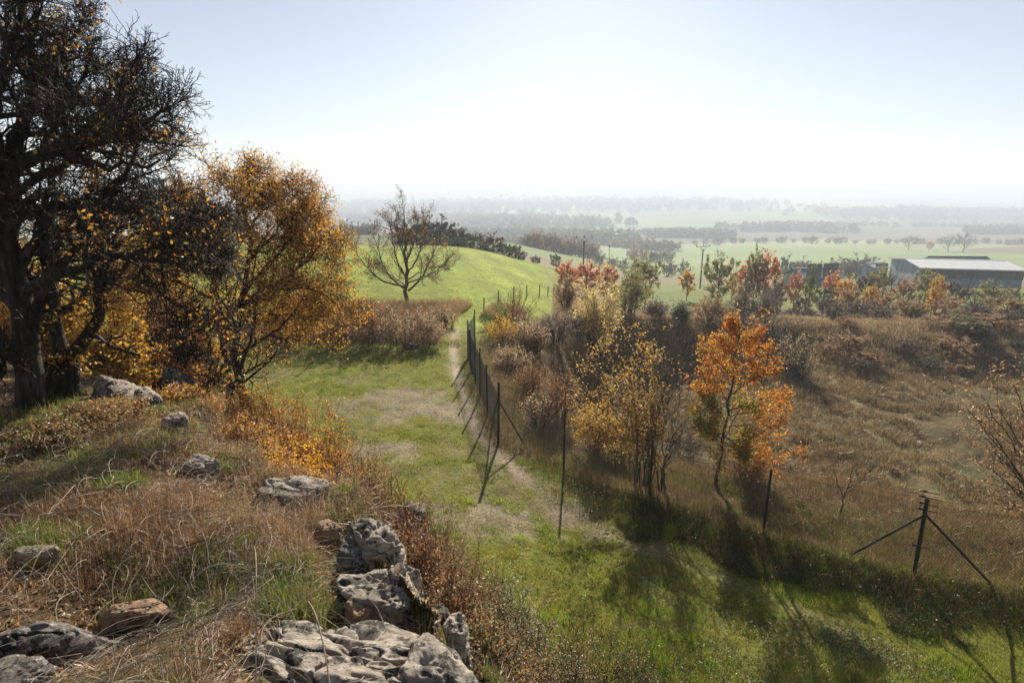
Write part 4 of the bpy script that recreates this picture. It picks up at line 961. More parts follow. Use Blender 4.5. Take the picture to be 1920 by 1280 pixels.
# pit wall and rim bushes
for i, (px, y, pyb, pyt, w_, pal, n, s_, lab) in enumerate([
    (1120, 41, 612, 522, 78, [(4, (.80, .64, .30)), (2, (.6, .46, .17)), (1, (.4, .34, .12))], 11000, .13, 'rounded pale yellow bush glowing on the pit rim'),
    (1062, 47, 556, 505, 44, RUST, 900, .14, 'small dark trunked rust tree left of the pale yellow bush'),
    (1180, 50, 575, 498, 74, OLIVE, 3600, .16, 'olive bush on the rim right of the pale yellow bush'),
    (1040, 36, 700, 588, 100, GREY, 2600, .12, 'big grey brown scrub mound covering the pit wall'),
    (1075, 41, 640, 590, 70, GREY, 1800, .12, 'smaller grey scrub mound on the pit wall below the pale bush'),
    (1005, 32, 640, 610, 50, TAN, 1200, .10, 'tan scrub on top of the earth cliff'),
    (1230, 52, 600, 560, 60, GREY, 1500, .16, 'grey scrub on the shaded back wall of the pit'),
    (1275, 52, 610, 565, 44, DKGREEN, 1600, .14, 'small dark green juniper on the shaded pit wall'),
    (1330, 54, 590, 545, 70, RUST, 1500, .16, 'rust scrub low on the back wall of the pit'),
    (1392, 56, 570, 532, 50, GREY, 1800, .15, 'left grey purple twiggy bush on the back rim of the pit'),
    (1433, 56, 572, 533, 56, GREY, 2000, .15, 'right grey purple twiggy bush on the back rim of the pit'),
    (1375, 52, 610, 560, 80, GREY, 1500, .16, 'dusky scrub sprawling below the two grey purple bushes'),
    (1445, 51, 620, 580, 70, GREY, 1500, .15, 'dark scrub at the right foot of the pit back wall'),
    (1490, 47, 640, 606, 60, TAN, 1500, .13, 'tan scrub mound on the pit floor near the back wall'),
    (1505, 45, 655, 622, 60, PALE, 1100, .11, 'pale straw mound on the pit floor beside the tan scrub')]):
    q = PD(px, pyb, y); q[2] = hz1(q[0], q[1]); H = topz(px, pyt, q); Rr = w_/FPX*y*.52
    shrub('rim_bush', lab, 'bush', q, H, Rr, 40, LV2(6, 4, rm=.009), [(n, s_, pal, s_*.6)], 500+i, r0=.025, splay=.7, mat=M_TWIG)

# ------------------------------------------------------------ tree kinds for the middle distance
def proto(label, cat, pal, n, s_, spreadR, seed, name='tree', bare=False, conic=False):
    H = 8.0; rng = np.random.default_rng(seed)
    limbs = [(np.array([[0, 0, -.5], [.1, 0, 2], [0, .15, 4.5], [.1, 0, H*.93]]), .17, .03)]
    m = 14
    for i in range(m):
        a = i*2.4+rng.uniform(-.3, .3); z0 = H*(.12+.6*i/m); f = (1-i/m*.75) if conic else math.sin(math.pi*(.25+.68*i/m))
        r = spreadR*f*rng.uniform(.75, 1.05); z1 = min(H*.97, z0+r*rng.uniform(.7, 1.3))
        limbs.append((np.array([[0, 0, z0], [math.cos(a)*r*.5, math.sin(a)*r*.5, z0+(z1-z0)*.35], [math.cos(a)*r, math.sin(a)*r, z1]]), .07, .015))
    return woody(name, label, cat, (0, 0, 0), limbs,
        [dict(n=7, t=(.25, 1), ang=(25, 55), L=(.3, .55), K=4, wig=.14, up=.05, rr=.5, rmin=.028), dict(n=5, t=(.2, 1), ang=(25, 60), L=(.4, .8), K=3, wig=.15, up=.03, rr=.6, rmin=.02)],
        [(n, s_, pal, .12)], mat=M_TWIG, twigmat=M_TWIG, seed=seed, S=(5, 3, 3))
KIND = {
 'copse': ([(3, (.05, .045, .04)), (2, (.09, .065, .045)), (1, (.2, .11, .05))], 6500, .26, 3.1, 11, 0), 'copseg': ([(3, (.07, .08, .035)), (2, (.05, .05, .04)), (1, (.2, .19, .07))], 6500, .26, 3.1, 12, 0),
 'pink': (PINK, 4200, .36, 2.9, 1, 0), 'olive': (OLIVE, 4000, .34, 3.0, 2, 0), 'gold': (GOLD, 3800, .36, 2.8, 3, 0), 'grey': (GREYD, 4200, .28, 3.0, 4, 0),
 'green': (GREEN+[(2, (.5, .35, .08))], 2600, .32, 2.6, 5, 1), 'bare': (GREYD, 1300, .18, 3.2, 6, 0), 'rust': (RUST+TAN, 4000, .34, 3.0, 7, 0), 'dark': (DKGREEN+GREYD, 3000, .32, 3.2, 8, 0), 'pale': (PALE, 3800, .34, 2.9, 9, 0)}
PR = {}
_r = np.random.default_rng(77)
def mid(kind, px, y, pyt, pxw, label, pyb=None, group=None, zoff=0, name=None, cat='tree'):
    q = PD(px, pyb or 520, y); gz = hz1(q[0], q[1])+zoff
    top = PD(px, pyt, y)[2]; H = max(1.2, top-gz)
    wd = pxw/FPX*y; sc = (wd/6.3, wd/6.3, H/8.0); rz = _r.uniform(0, 6.28)
    if kind not in PR:
        pal, n, s_, R, sd_, con = KIND[kind]; PR[kind] = proto(label, cat, pal, n, s_, R, sd_*7+600, name=name or 'tree', conic=bool(con))
        r = PR[kind]; r.location = (q[0], q[1], gz-.1); r.rotation_euler = (0, 0, rz); r.scale = sc
        if group: r['group'] = group
        return r
    return dup(PR[kind], label, (q[0], q[1], gz-.1), rz, sc, group=group, cat=cat, name=name or 'tree')
MID = [
 ('pink', 1062, 72, 486, 50, 'salmon pink tree at the left end of the cherry row below the near electricity pole'),
 ('pink', 1100, 74, 486, 56, 'salmon pink tree directly below the near electricity pole'),
 ('pink', 1140, 76, 492, 50, 'salmon pink tree right of the near electricity pole'),
 ('olive', 1212, 78, 478, 58, 'olive grey tree right of the row of salmon pink trees'),
 ('green', 1175, 66, 500, 50, 'green yellow bush tree in front of the olive grey tree'),
 ('olive', 1350, 84, 474, 66, 'round olive brown tree right of the second electricity pole'),
 ('pink', 1400, 86, 488, 50, 'low salmon tree left of the tall two coloured tree'),
 ('olive', 1416, 84, 464, 42, 'tall slim olive tree merged with the salmon tree beside it'),
 ('pink', 1438, 84, 468, 54, 'tall salmon orange tree beside the slim olive one'),
 ('gold', 1290, 92, 500, 36, 'small orange tree left of the second electricity pole'),
 ('gold', 1375, 90, 508, 30, 'small orange tree between the olive tree and the salmon trees'),
 ('pink', 1494, 80, 505, 30, 'small orange red tree left of the pointed green one'),
 ('green', 1522, 78, 494, 38, 'pointed green yellow tree in the shrub row behind the pit'),
 ('rust', 1470, 82, 520, 36, 'low rust bush left of the small orange red tree'),
 ('pink', 1565, 84, 508, 44, 'reddish tree right of the pointed green one'),
 ('gold', 1592, 78, 515, 38, 'orange bush left of the warehouse gable'),
 ('grey', 1625, 84, 508, 50, 'grey brown bush below the small white shed'),
 ('bare', 1675, 82, 505, 46, 'bare grey tree in front of the warehouse gable'),
 ('olive', 1650, 90, 500, 44, 'olive tree touching the warehouse gable corner'),
 ('rust', 1700, 76, 520, 46, 'rust brown bush in front of the left warehouse wall'),
 ('olive', 1741, 80, 505, 50, 'olive brown tree in front of the middle warehouse wall'),
 ('gold', 1762, 76, 512, 30, 'yellow topped tree beside the slender dark pole'),
 ('gold', 1758, 68, 530, 34, 'bright orange bush below the warehouse wall'),
 ('grey', 1800, 78, 522, 56, 'grey bush in front of the right warehouse wall'),
 ('olive', 1868, 76, 527, 56, 'grey olive bush below the right end of the warehouse'),
 ('bare', 1835, 74, 535, 34, 'small bare tree below the right warehouse wall'),
 ('rust', 1660, 68, 545, 60, 'low rust bush in the scrub row, below the warehouse gable'),
 ('grey', 1618, 66, 560, 56, 'grey round bush on the far edge of the pit floor'),
 ('gold', 1640, 72, 530, 30, 'small amber bush in the scrub row behind the pit floor'),
 ('rust', 1720, 62, 560, 56, 'rust thorn bush on the far edge of the pit floor'),
 ('rust', 1785, 64, 555, 70, 'wide red brown bush on the far edge of the pit floor'),
 ('grey', 1845, 60, 565, 60, 'grey brown bush near the right edge of the pit floor'),
 ('rust', 1900, 62, 552, 70, 'rust bush at the right edge of the view above the pit floor'),
 ('dark', 1905, 82, 538, 40, 'dark bush at the right edge below the warehouse end'),
 ('rust', 1800, 55, 592, 90, 'wide dark rust bramble mound on the far side of the pit floor'),
 ('rust', 1885, 54, 590, 90, 'rust bramble mound at the right side of the pit floor'),
 ('grey', 1560, 64, 552, 50, 'small grey bush in the pale grass behind the pit floor'),
 ('grey', 1665, 60, 575, 44, 'low thorny grey bush in the middle of the pale grass'),
 ('grey', 1510, 66, 548, 36, 'small grey brown bush left in the pale grass behind the pit'),
 ('grey', 1455, 74, 530, 44, 'grey bush behind the right grey purple rim bush'),
 ('dark', 1550, 74, 532, 44, 'dark green bush in the scrub row below the teal shed'),
 ('rust', 1600, 72, 535, 50, 'brown bush in the scrub row right of the dark green one'),
]
for k, px, y, pyt, pw, lab in MID: mid(k, px, y, pyt, pw, lab)
rs = np.random.default_rng(444)
for i in range(70):
    px = rs.uniform(1250, 1940); y = rs.uniform(46, 78); q = PD(px, 560, y)
    if q[0] < 15 and y < 56: continue
    k = ['rust', 'grey', 'grey', 'olive', 'rust', 'dark', 'pale'][i % 7]; H = rs.uniform(.7, 1.9); W = H*rs.uniform(1.3, 2.2)
    if px < 1480 and y < 60: continue
    lab_ = {'rust': 'low rust coloured thorn bush in the rough grass behind the pit', 'grey': 'low grey twiggy bush in the rough grass behind the pit', 'olive': 'low olive bush in the rough grass behind the pit', 'dark': 'low dark green bush in the rough grass behind the pit', 'pale': 'low straw pale bush in the rough grass behind the pit'}[k]
    dup(PR[k], lab_, (q[0], q[1], hz1(q[0], q[1])-.25*H), rs.uniform(0, 6.28), (W/6.3, W/6.3, H*1.25/8), group='scrub in the rough grass behind the pit', name='scrub_bush', cat='bush') if k in PR else None
# copse behind the green field
COP = [('bare', 783, 105, 412, 46, 'tall bare tree at the left end of the copse beyond the field'), ('rust', 808, 108, 410, 50, 'tall brown tree second from the left in the copse'), ('grey', 832, 110, 408, 52, 'tallest grey brown tree in the copse'),
 ('bare', 856, 112, 424, 44, 'bare tree just right of the tallest one in the copse'), ('rust', 872, 112, 432, 40, 'brown tree in the middle of the copse'), ('dark', 858, 106, 446, 40, 'dark low tree in front of the copse middle'),
 ('olive', 896, 110, 438, 42, 'olive tree right of the copse middle'), ('bare', 926, 106, 440, 46, 'round dark bare tree in the right part of the copse'), ('dark', 905, 104, 462, 34, 'small dark bush in front of the copse'),
 ('dark', 950, 104, 458, 30, 'dark narrow tree near the right end of the copse'), ('green', 966, 104, 462, 28, 'greenish tree at the right end of the copse'), ('grey', 976, 106, 472, 24, 'small grey bush ending the copse on the right'),
 ('dark', 836, 104, 448, 36, 'dark bush in front of the tallest grey brown tree'), ('rust', 760, 112, 418, 44, 'brown tree behind the crown of the lone field tree'), ('grey', 818, 102, 458, 30, 'grey bush at the field edge in the copse left half'),
 ('dark', 1042, 112, 478, 22, 'small dark bush alone at the right tip of the green field'), ('rust', 1004, 120, 482, 20, 'small rust bush between the copse and the near pole')]
for k, px, y, pyt, pw, lab in COP:
    k = {'bare': 'copse', 'grey': 'copse', 'rust': 'copse', 'dark': 'copseg', 'olive': 'copseg', 'green': 'copseg'}[k]; pyt -= 4; pw *= 1.15
    q = PD(px, 480, y); gz = hz1(q[0], q[1]); b = PD(px, 486 if px > 900 else 478, y)[2]-.6
    mid(k, px, y, pyt, pw, lab, zoff=min(0, b-gz))
# hazy rows further off
def row(kinds, x0, x1, y0, y1, n, hm, label, group, seed, jit=6, wm=1.0):
    rng = np.random.default_rng(seed)
    for i in range(n):
        f = (i+rng.uniform(-.35, .35))/max(1, n-1); px = x0+(x1-x0)*f; y = y0+(y1-y0)*f+rng.uniform(-jit, jit)
        q = PD(px, 480, y); gz = hz1(q[0], q[1]); H = hm*rng.uniform(.6, 1.2); W = H*rng.uniform(.8, 1.2)*wm
        k = kinds[rng.integers(len(kinds))]
        dup(PR[k], label, (q[0], q[1], gz-.3*H), rng.uniform(0, 6.28), (W/6.3, W/6.3, H*1.3/8), group=group, name='hedgerow_tree', cat='tree')
row(['rust', 'grey', 'rust', 'bare', 'grey'], 985, 1120, 300, 330, 18, 8.5, 'hazy brown tree in the row beyond the right tip of the green field', 'hazy trees beyond the green field', 1)
row(['grey', 'dark', 'olive'], 1480, 1650, 215, 225, 13, 7.5, 'hazy grey tree in the clump before the broad pale field', 'hazy trees left of the warehouse', 2, jit=10)
row(['grey', 'dark'], 1130, 1285, 260, 240, 9, 5.5, 'hazy grey tree in the loose row left of the second pole', 'hazy loose trees in the valley', 3, jit=15)
row(['grey', 'dark'], 640, 700, 330, 330, 7, 9, 'hazy grey tree on the skyline left of the lone field tree', 'hazy trees beyond the field on the left', 4, jit=15)
row(['grey', 'dark', 'rust'], 1180, 1260, 420, 400, 10, 8, 'pale hazy tree on the left margin of the broad pale field', 'hazy trees at the pale field margin', 5, jit=20)
row(['grey', 'dark'], 1300, 1920, 740, 700, 34, 8, 'tiny hazy tree in the hedge line above the broad pale field', 'hedge line trees above the pale field', 6, jit=25, wm=1.25)
for px, y, H, lab in [(1706, 600, 15, 'hazy lone tree, leftmost of four above the pale field'), (1781, 570, 17, 'hazy round tree, second largest above the pale field'), (1810, 560, 20, 'hazy broad tree, largest above the pale field'), (1745, 590, 10, 'hazy orange tinted tree left of the round one')]:
    q = PD(px, 450, y); gz = hz1(q[0], q[1]); k = 'pink' if 'orange' in lab else 'bare'
    dup(PR[k], lab, (q[0], q[1], gz), px, (H/6.3, H/6.3, H/8), name='field_tree', cat='tree')

# ------------------------------------------------------------ distant woods: read as one mass each
def wood(name, path, width, n, hh, pal, seed):
    rng = np.random.default_rng(seed); pts = np.array(path, float)
    L_ = np.concatenate([[0], np.cumsum(np.linalg.norm(np.diff(pts, axis=0), axis=1))]); s = rng.uniform(0, L_[-1], n)
    x = np.interp(s, L_, pts[:, 0])+rng.normal(0, width*.3, n); y = np.interp(s, L_, pts[:, 1])+rng.normal(0, width*.45, n)
    z = height(x, y); H = hh*rng.uniform(.65, 1.2, n); m = 34
    d = rng.normal(size=(n, m, 3)); d /= np.linalg.norm(d, axis=2, keepdims=True); d *= rng.uniform(.4, 1, (n, m, 1))
    P = np.stack([x[:, None]+d[..., 0]*H[:, None]*.5, y[:, None]+d[..., 1]*H[:, None]*.5, z[:, None]+H[:, None]*(.52+.48*d[..., 2])], 2).reshape(-1, 3)
    V, F, c = leaf_quads(P, rng, np.repeat(H, m)*rng.uniform(.25, .5, n*m), pal, 0, .8)
    tag(mesh_obj(name, V, F, M_LEAF, col=c), kind='stuff')
def PP(l): return [tuple(PD(px, 450, y)[:2]) for px, y in l]
WD = [(3, (.08, .09, .05)), (2, (.13, .10, .06)), (1, (.11, .12, .06))]
WR = [(2, (.16, .09, .05)), (2, (.10, .08, .04)), (1, (.2, .12, .05))]
wood('far_wood', PP([(850, 900), (1000, 860), (1130, 800)]), 90, 700, 16, WD, 1)
wood('far_wood', PP([(560, 700), (760, 620), (980, 560), (1110, 520)]), 50, 420, 12, WR, 2)
wood('far_wood', PP([(1235, 1000), (1360, 980)]), 50, 220, 14, WD, 3)
wood('far_wood', PP([(1390, 1200), (1480, 1250), (1560, 1180)]), 60, 200, 16, WD, 4)
wood('far_wood', PP([(1610, 1900), (1760, 2000), (1990, 1850)]), 260, 900, 20, WD, 5)
wood('far_wood', PP([(1810, 1100), (2000, 1080)]), 30, 140, 14, WD, 6)
wood('far_wood', PP([(400, 1500), (700, 1650), (900, 1500), (1050, 1350)]), 300, 1200, 20, WD, 7)
wood('far_wood', PP([(450, 2600), (800, 2400), (1100, 2700), (1400, 2500)]), 500, 1300, 24, WD, 8)
wood('far_wood', PP([(1150, 700), (1200, 640), (1260, 600)]), 25, 90, 9, WR, 9)
wood('far_wood', PP([(200, 5200), (700, 5400), (1300, 5500), (2000, 5300)]), 900, 1600, 34, WD, 10)
wood('far_wood', PP([(1500, 1500), (1700, 1420), (1950, 1450)]), 25, 120, 12, WD, 11)
# ------------------------------------------------------------ grasses and litter (uncountable ground cover)
def scat(n, d0, d1, a0, a1, rng, f, over=4, pw=1.0):
    """polar-log scatter (density falls with distance), kept with probability f(x, y)"""
    m = n*over; a = np.radians(rng.uniform(a0, a1, m)); u = rng.random(m)
    d = d0*(d1/d0)**u
    x = np.sin(a)*d; y = np.cos(a)*d; p = f(x, y); k = rng.random(m) < p
    x, y, d = x[k][:n], y[k][:n], d[k][:n]
    return x, y, d
def pos3(x, y, dz=0.): return np.stack([x, y, height(x, y)+dz], 1)
def grass(name, x, y, h, wd, pal, rng, mat, lean=.4, segs=2, az=None, droop=.5, dz=-.01, parent=None, lo=.6, hi=1.35, tip=None):
    V, F, m = blades(pos3(x, y, dz), h, wd, rng, lean, segs, az, droop)
    c = np.repeat(pick(rng, pal, len(x), lo, hi), m, 0)
    return tag(mesh_obj(name, V, F, mat, col=c), kind='stuff')
def mk(x, y): return masks(x, y)
def norock(x, y):
    r = np.ones(len(x))
    for a, b, c, d in ROCKS: r = np.minimum(r, np.where(((x-a)/(c*1.02))**2+((y-b+.04)/(d*1.05+.05))**2 < 1, 0, 1))
    return r
# 1 outcrop dry grass
rng = np.random.default_rng(901)
def f_out(x, y):
    k = mk(x, y); return norock(x, y)*sst(k['t'], .955, .985)*(.10+.90*sst(fbm2(x*1.6, y*1.6, 3, 31), -.3, .25))
x, y, d = scat(90000, 1.5, 9.5, -64, 8, rng, f_out)
h = rng.uniform(.04, .17, len(x))*(1+.6*fbm2(x*1.1+4, y*1.1, 2, 33)); grass('dry_grass', x, y, h, .0022*(1+d*.22), STRAW, rng, M_STRAW, lean=1.0, segs=3, droop=.9)
x, y, d = scat(52000, 1.5, 9.5, -64, 8, rng, lambda x, y: norock(x, y)*sst(mk(x, y)['t'], .95, .98)*sst(fbm2(x*1.1+7, y*1.1, 3, 35), -.12, .2))
grass('green_grass', x, y, rng.uniform(.05, .14, len(x)), .003*(1+d*.2), GREEN, rng, M_GRASS, lean=.45, segs=3)
# bigger tussocks on the outcrop
tx, ty, td = scat(150, 2.2, 8.0, -62, 4, rng, lambda x, y: norock(x, y)*sst(mk(x, y)['t'], .97, .99), over=20)
nb = 260; rr = rng.uniform(.08, .22, len(tx)); a = rng.uniform(0, 6.28, (len(tx), nb)); r_ = rng.random((len(tx), nb))*rr[:, None]*.8
X = (tx[:, None]+np.cos(a)*r_).ravel(); Y = (ty[:, None]+np.sin(a)*r_).ravel()
g_ = np.repeat(rng.random(len(tx)) < .4, nb); nr = norock(X, Y) > .5; kk = g_ & nr; g_ = ~((~g_) & nr); hb = np.repeat(rr, nb)*rng.uniform(.5, 1.25, X.size)+.03
grass('dry_tussocks', X[~g_], Y[~g_], hb[~g_], .004, STRAW, rng, M_STRAW, lean=.7, segs=3, az=a.ravel()[~g_], droop=.9)
grass('grass_tufts', X[kk], Y[kk], hb[kk]*.7, .005, GREEN+[(2, (.22, .30, .03))], rng, M_GRASS, lean=.55, segs=3, az=a.ravel()[kk], droop=.6)
# feathery tan seed heads
x, y, d = scat(5200, 2.0, 8.5, -62, 4, rng, lambda x, y: norock(x, y)*sst(mk(x, y)['t'], .96, .985)*sst(fbm2(x*.8+2, y*.8, 3, 38), .0, .3))
V0, F0, m0 = blades(pos3(x, y), rng.uniform(.14, .30, len(x)), .0022*(1+d*.15), rng, .35, 3)
tips = V0.reshape(len(x), m0, 3)[:, -1]
pp = np.repeat(tips, 12, 0)+rng.normal(size=(len(tips)*12, 3))*np.array([.018, .018, .035])
V1, F1, c1 = leaf_quads(pp, rng, .013, TAN, 2.0, .3)
V = np.concatenate([V0, V1]); F = [f for f in F0]+[F1+len(V0)]
tag(mesh_obj('seed_heads', V, F, M_STRAW, col=np.concatenate([np.repeat(pick(rng, STRAW, len(x)), m0, 0), c1])), kind='stuff')
# fallen straw and arching canes
def straws(name, n, d0, d1, a0, a1, L0, L1, r, mat, seed, f, lift=.12, K=8):
    rng = np.random.default_rng(seed); x, y, d = scat(n, d0, d1, a0, a1, rng, lambda a, b: f(a, b)*(1-.95*(1-norock(a, b)))); n = len(x)
    az = rng.uniform(0, 2*math.pi, n); ln = rng.uniform(L0, L1, n); bow = rng.normal(0, .25, n); el = np.abs(rng.normal(0, lift, n))*ln
    tt = np.linspace(0, 1, K)[None, :]
    X = x[:, None]+np.cos(az)[:, None]*ln[:, None]*tt-np.sin(az)[:, None]*(bow*ln)[:, None]*tt*(1-tt)*2
    Y = y[:, None]+np.sin(az)[:, None]*ln[:, None]*tt+np.cos(az)[:, None]*(bow*ln)[:, None]*tt*(1-tt)*2
    Z = height(X.ravel(), Y.ravel()).reshape(X.shape)+.03+rng.uniform(0, .10, n)[:, None]+el[:, None]*np.sin(math.pi*tt*.9)*1.3
    P = np.stack([X, Y, Z], 2); Rr = (r*rng.uniform(.5, 1.3, n)*(1+.12*d))[:, None]*np.linspace(1, .5, K)[None]
    V, F = tubes(P, Rr, 4); return tag(mesh_obj(name, V, F, mat), kind='stuff')
straws('fallen_straw', 3800, 1.6, 7, -64, 6, .15, .55, .0012, M_CANE, 5, lambda x, y: sst(mk(x, y)['t'], .96, .985))
straws('dead_canes', 45, 1.7, 2.7, -60, -14, .35, .9, .0026, M_CANE, 6, lambda x, y: sst(mk(x, y)['t'], .95, .99), lift=.28, K=12)
straws('fallen_twigs', 500, 1.6, 8, -64, 4, .2, .7, .0018, M_BARKG, 7, lambda x, y: sst(mk(x, y)['t'], .9, .96), lift=.1)
# tufts on rocks handled by the grass above; litter
def litter(name, n, d0, d1, a0, a1, size, pal, seed, f, dz=.015):
    rng = np.random.default_rng(seed); x, y, d = scat(n, d0, d1, a0, a1, rng, f)
    V, F, c = leaf_quads(pos3(x, y, dz)+rng.normal(size=(len(x), 3))*np.array([0, 0, .012]), rng, size*(1+d*.03)*rng.uniform(.5, 1.2, len(x)), pal)
    return tag(mesh_obj(name, V, F, M_LEAF, col=c), kind='stuff')
litter('leaf_litter', 42000, 2, 15, -66, -8, .035, RUST+TAN+[(1, (.5, .35, .1))], 911, lambda x, y: sst(mk(x, y)['t'], .08, .3))
litter('leaf_litter', 9000, 8.5, 30, -30, 40, .04, RUST+TAN, 912, lambda x, y: (mk(x, y)['t'] < .02)*(~mk(x, y)['ins'])*.6)
# slope weeds under the shrubs
rng = np.random.default_rng(905)
x, y, d = scat(60000, 5, 19, -60, 12, rng, lambda x, y: sst(mk(x, y)['t'], .04, .15)*sst(-mk(x, y)['t'], -.99, -.96)*(.3+.7*sst(mk(x, y)['n1'], -.3, .3)))
grass('slope_weeds', x, y, rng.uniform(.08, .34, len(x)), .0035*(1+d*.1), STRAW+RUST+[(2, (.14, .16, .04))], rng, M_STRAW, lean=.5)
x, y, d = scat(26000, 6, 12, -8, 42, rng, lambda x, y: sst(-mk(x, y)['t'], -.55, -.3)*sst(-y+.5*mk(x, y)['n1'], -10.2, -8.6)*(.35+.65*sst(mk(x, y)['n1'], -.3, .3)))
grass('weeds', x, y, rng.uniform(.05, .28, len(x)), .004*(1+d*.08), STRAW+BRAM+GREEN, rng, M_STRAW, lean=.6)
litter('ground_ivy', 22000, 6, 12.5, -8, 42, .045, [(3, (.10, .14, .03)), (2, (.35, .38, .24)), (2, (.2, .2, .07)), (1, (.3, .14, .06))], 914, lambda x, y: sst(-mk(x, y)['t'], -.6, -.3)*sst(-y+2.2*fbm2(x*.6, y*.6, 3, 51), -11.4, -9.3)*sst(fbm2(x*1.5, y*1.5, 3, 52), -.3, .2), dz=.06)
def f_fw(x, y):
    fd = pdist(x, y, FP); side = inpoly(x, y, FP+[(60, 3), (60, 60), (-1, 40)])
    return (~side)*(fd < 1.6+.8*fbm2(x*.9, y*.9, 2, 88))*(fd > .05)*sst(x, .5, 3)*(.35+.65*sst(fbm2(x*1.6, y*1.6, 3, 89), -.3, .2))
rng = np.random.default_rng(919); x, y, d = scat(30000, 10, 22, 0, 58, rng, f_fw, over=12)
grass('fence_shade_grass', x, y, rng.uniform(.08, .3, len(x)), .008, [(4, (.05, .075, .02)), (2, (.09, .10, .03)), (2, (.14, .09, .04))], rng, M_GRASS, lean=.6, segs=2)  # extra dark green blades paint the shadow band along the fence
for dz in (.05, .14): litter('fence_shade_weeds', 7000, 10, 22, 0, 58, .045, [(4, (.045, .065, .018)), (2, (.08, .09, .03)), (1, (.16, .08, .03))], 915+int(dz*100), f_fw, dz=dz)  # dark leaves added for the same shadow band, shade put into their colour
# 2 meadow: short sward in clumps
rng = np.random.default_rng(920)
def f_mead(x, y):
    k = mk(x, y); bare = np.maximum.reduce([k['path']*1.2, k['dirt']*.92, k['path2']*.75])
    cl = .25+.75*sst(fbm2(x*2.2, y*2.2, 3, 55), -.2, .25)
    return (1-np.clip(bare, 0, 1))*(~k['ins'])*sst(-k['t'], -.2, -.02)*cl*(y < 34.5)*(1-.35*sst(fbm2(x*.55, y*.7, 4, 91), -.05, .5))
x, y, d = scat(330000, 8.0, 34, -46, 50, rng, f_mead, over=3)
c_ = fbm2(x*2.0, y*2.0, 3, 57)
MEAD = [(4, (.29, .33, .03)), (3, (.38, .38, .05)), (2, (.16, .21, .022)), (3, (.44, .35, .13))]
grass('meadow_grass', x, y, (rng.uniform(.03, .08, len(x))*(1+1.1*sst(c_, .1, .5))), .005*(1+d*.055), MEAD, rng, M_GRASS, lean=.6, segs=1)
# vivid taller tufts, lower right meadow
rng = np.random.default_rng(921)
nt_ = 900; tx, ty, td = scat(nt_, 8.4, 15, -6, 44, rng, lambda x, y: (~mk(x, y)['ins'])*(1-np.clip(mk(x, y)['path']+mk(x, y)['dirt']+mk(x, y)['path2'], 0, 1))*sst(-mk(x, y)['t'], -.3, -.1)*sst(fbm2(x*.5+3, y*.5, 3, 58)+.3*sst(-y, -12.5, -9.5), .0, .3), over=30)
rr = rng.uniform(.1, .32, len(tx)); nb = 130
a = rng.uniform(0, 6.28, (len(tx), nb)); r_ = np.sqrt(rng.random((len(tx), nb)))*rr[:, None]
X = (tx[:, None]+np.cos(a)*r_).ravel(); Y = (ty[:, None]+np.sin(a)*r_).ravel(); hh_ = np.repeat(rr, nb)*.75*rng.uniform(.5, 1.1, X.size)*(1-.5*(r_/rr[:, None]).ravel())
grass('grass_tufts', X, Y, hh_+.03, .006, [(4, (.25, .36, .025)), (3, (.34, .42, .04)), (1, (.45, .42, .1))], rng, M_GRASS, lean=.5, segs=2, az=a.ravel())
# mid meadow tufts
tx, ty, td = scat(1500, 12, 33, -34, 40, rng, lambda x, y: f_mead(x, y)*sst(fbm2(x*.6+3, y*.6, 3, 59), .05, .3), over=20)
rr = rng.uniform(.05, .16, len(tx)); nb = 40; a = rng.uniform(0, 6.28, (len(tx), nb)); r_ = np.sqrt(rng.random((len(tx), nb)))*rr[:, None]
X = (tx[:, None]+np.cos(a)*r_).ravel(); Y = (ty[:, None]+np.sin(a)*r_).ravel()
grass('grass_tufts', X, Y, np.repeat(rr, nb)*rng.uniform(.4, .9, X.size)+.02, .009, [(4, (.19, .27, .025)), (2, (.24, .32, .035))], rng, M_GRASS, lean=.5, segs=1, az=a.ravel())
# 3 tall dry grass: along the fence, by the pit rim, hedge foot
rng = np.random.default_rng(930)
def f_fence(x, y):
    k = mk(x, y); fd = pdist(x, y, FP); right = 0; near = np.exp(-(fd/(.35+.3*sst(x, 2, 6)))**2)*.8
    side = inpoly(x, y, [(p[0], p[1]) for p in FP]+[(60, 3), (60, 60), (-1, 40)])
    return np.clip(near+side*(k['dp'] < 4)*(y < 41)*.9+side*(k['dp'] < 1.5)*.7+side*k['ins']*sst(-k['dp'], -4, -1), 0, 1)*(y < 60)*(y > 6)
x, y, d = scat(95000, 10, 62, -12, 50, rng, f_fence, over=5)
grass('tall_dry_grass', x, y, rng.uniform(.10, .42, len(x))*(1+.8*fbm2(x*.9, y*.9, 3, 3)), .005*(1+d*.05), [(3, (.27, .17, .08)), (3, (.17, .10, .05)), (1, (.42, .29, .15)), (2, (.09, .11, .03)), (1, (.22, .10, .05))], rng, M_STRAW, lean=.45)  # dry grass with dark weeds; browns also deepened to carry the fence strip's shade
TH = [(-14, 32.3), (-9, 32.4), (-5, 31.8), (-3.3, 31.8), (-3.2, 35), (-3.6, 38), (1, 40), (1, 43), (-16, 43)]
def f_th(x, y): return inpoly(x, y, TH)*(pdist(x, y, PATH) > .7)*(.5+.5*sst(fbm2(x*.5, y*.5, 2, 7), -.4, .1))
x, y, d = scat(60000, 29, 47, -28, 4, rng, f_th, over=8)
grass('tall_dry_grass', x, y, rng.uniform(.3, .9, len(x)), .013, TAN+STRAW, rng, M_STRAW, lean=.35)
x, y, d = scat(16000, 28, 46, -34, 2, rng, lambda x, y: np.exp(-(pdist(x, y, TH[:4])/.5)**2), over=12)
grass('hedge_foot_grass', x, y, rng.uniform(.1, .4, len(x)), .012, GREEN+TAN, rng, M_GRASS, lean=.4)
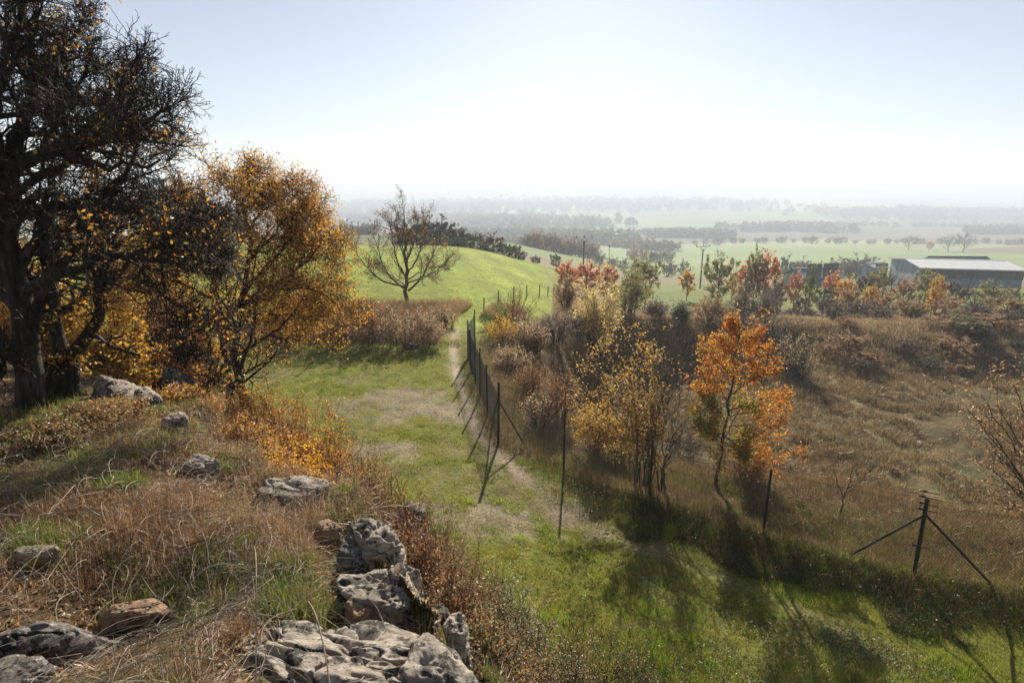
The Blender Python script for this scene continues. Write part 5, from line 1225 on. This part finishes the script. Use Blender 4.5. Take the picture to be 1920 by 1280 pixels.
# 4 pit floor tussocks
rng = np.random.default_rng(940)
def f_pit(x, y):
    k = mk(x, y); return k['ins']*(.25+.75*sst(fbm2(x*.9, y*.9, 3, 63), -.15, .25))
x, y, d = scat(230000, 14, 90, -2, 58, rng, f_pit, over=4)
tus = sst(fbm2(x*.9, y*.9, 3, 63), 0, .4); lush = sst(fbm2(x*.12+2, y*.12, 2, 64), -.2, .3)*sst(y, 28, 40)
grass('pit_grass', x, y, rng.uniform(.04, .12, len(x))*(1+1.3*tus*lush+.4*tus), .007*(1+d*.045), [(4, (.36, .25, .12)), (3, (.24, .155, .075)), (3, (.46, .34, .17)), (3, (.22, .22, .06))], rng, M_STRAW, lean=1.0, segs=2, droop=.9)
tx, ty, td = scat(5200, 22, 75, 6, 50, rng, lambda x, y: mk(x, y)['ins']*sst(fbm2(x*.2+5, y*.2, 3, 66)+.5*sst(y, 30, 44), -.05, .4), over=8)
rr = rng.uniform(.2, .75, len(tx)); nb = 60; a = rng.uniform(0, 6.28, (len(tx), nb)); r_ = np.sqrt(rng.random((len(tx), nb)))*rr[:, None]
X = (tx[:, None]+np.cos(a)*r_).ravel(); Y = (ty[:, None]+np.sin(a)*r_).ravel()
grass('tussocks', X, Y, np.repeat(rr, nb)*rng.uniform(.35, .75, X.size)+.05, .03, [(4, (.32, .21, .10)), (3, (.18, .115, .06)), (2, (.44, .31, .16)), (2, (.17, .18, .05))], rng, M_STRAW, lean=.7, segs=2, az=a.ravel())
# pale grass behind the pit floor
x, y, d = scat(100000, 42, 110, 4, 48, rng, lambda x, y: np.maximum(~mk(x, y)['ins'], sst(y, 46, 58)*sst(x, 20, 30)*.8)*(x/np.maximum(y, 1) > .05)*sst(-y, -78, -66)*(.3+.7*sst(fbm2(x*.15, y*.15, 3, 67), -.2, .2)), over=4)
grass('pale_grass', x, y, rng.uniform(.2, .55, len(x)), .035, TAN+[(2, (.52, .36, .24)), (1, (.3, .3, .1))], rng, M_STRAW, lean=.4, segs=1)
# field sward
x, y, d = scat(130000, 34, 110, -30, 12, rng, lambda x, y: (~mk(x, y)['ins'])*sst(y, 37, 40)*sst(-x/y, -.10, -.04)*.9, over=2)
grass('field_grass', x, y, rng.uniform(.04, .10, len(x)), .02*(1+.01*d), [(4, (.24, .34, .035)), (2, (.31, .39, .05)), (1, (.34, .32, .12))], rng, M_GRASS, lean=.7, segs=1)
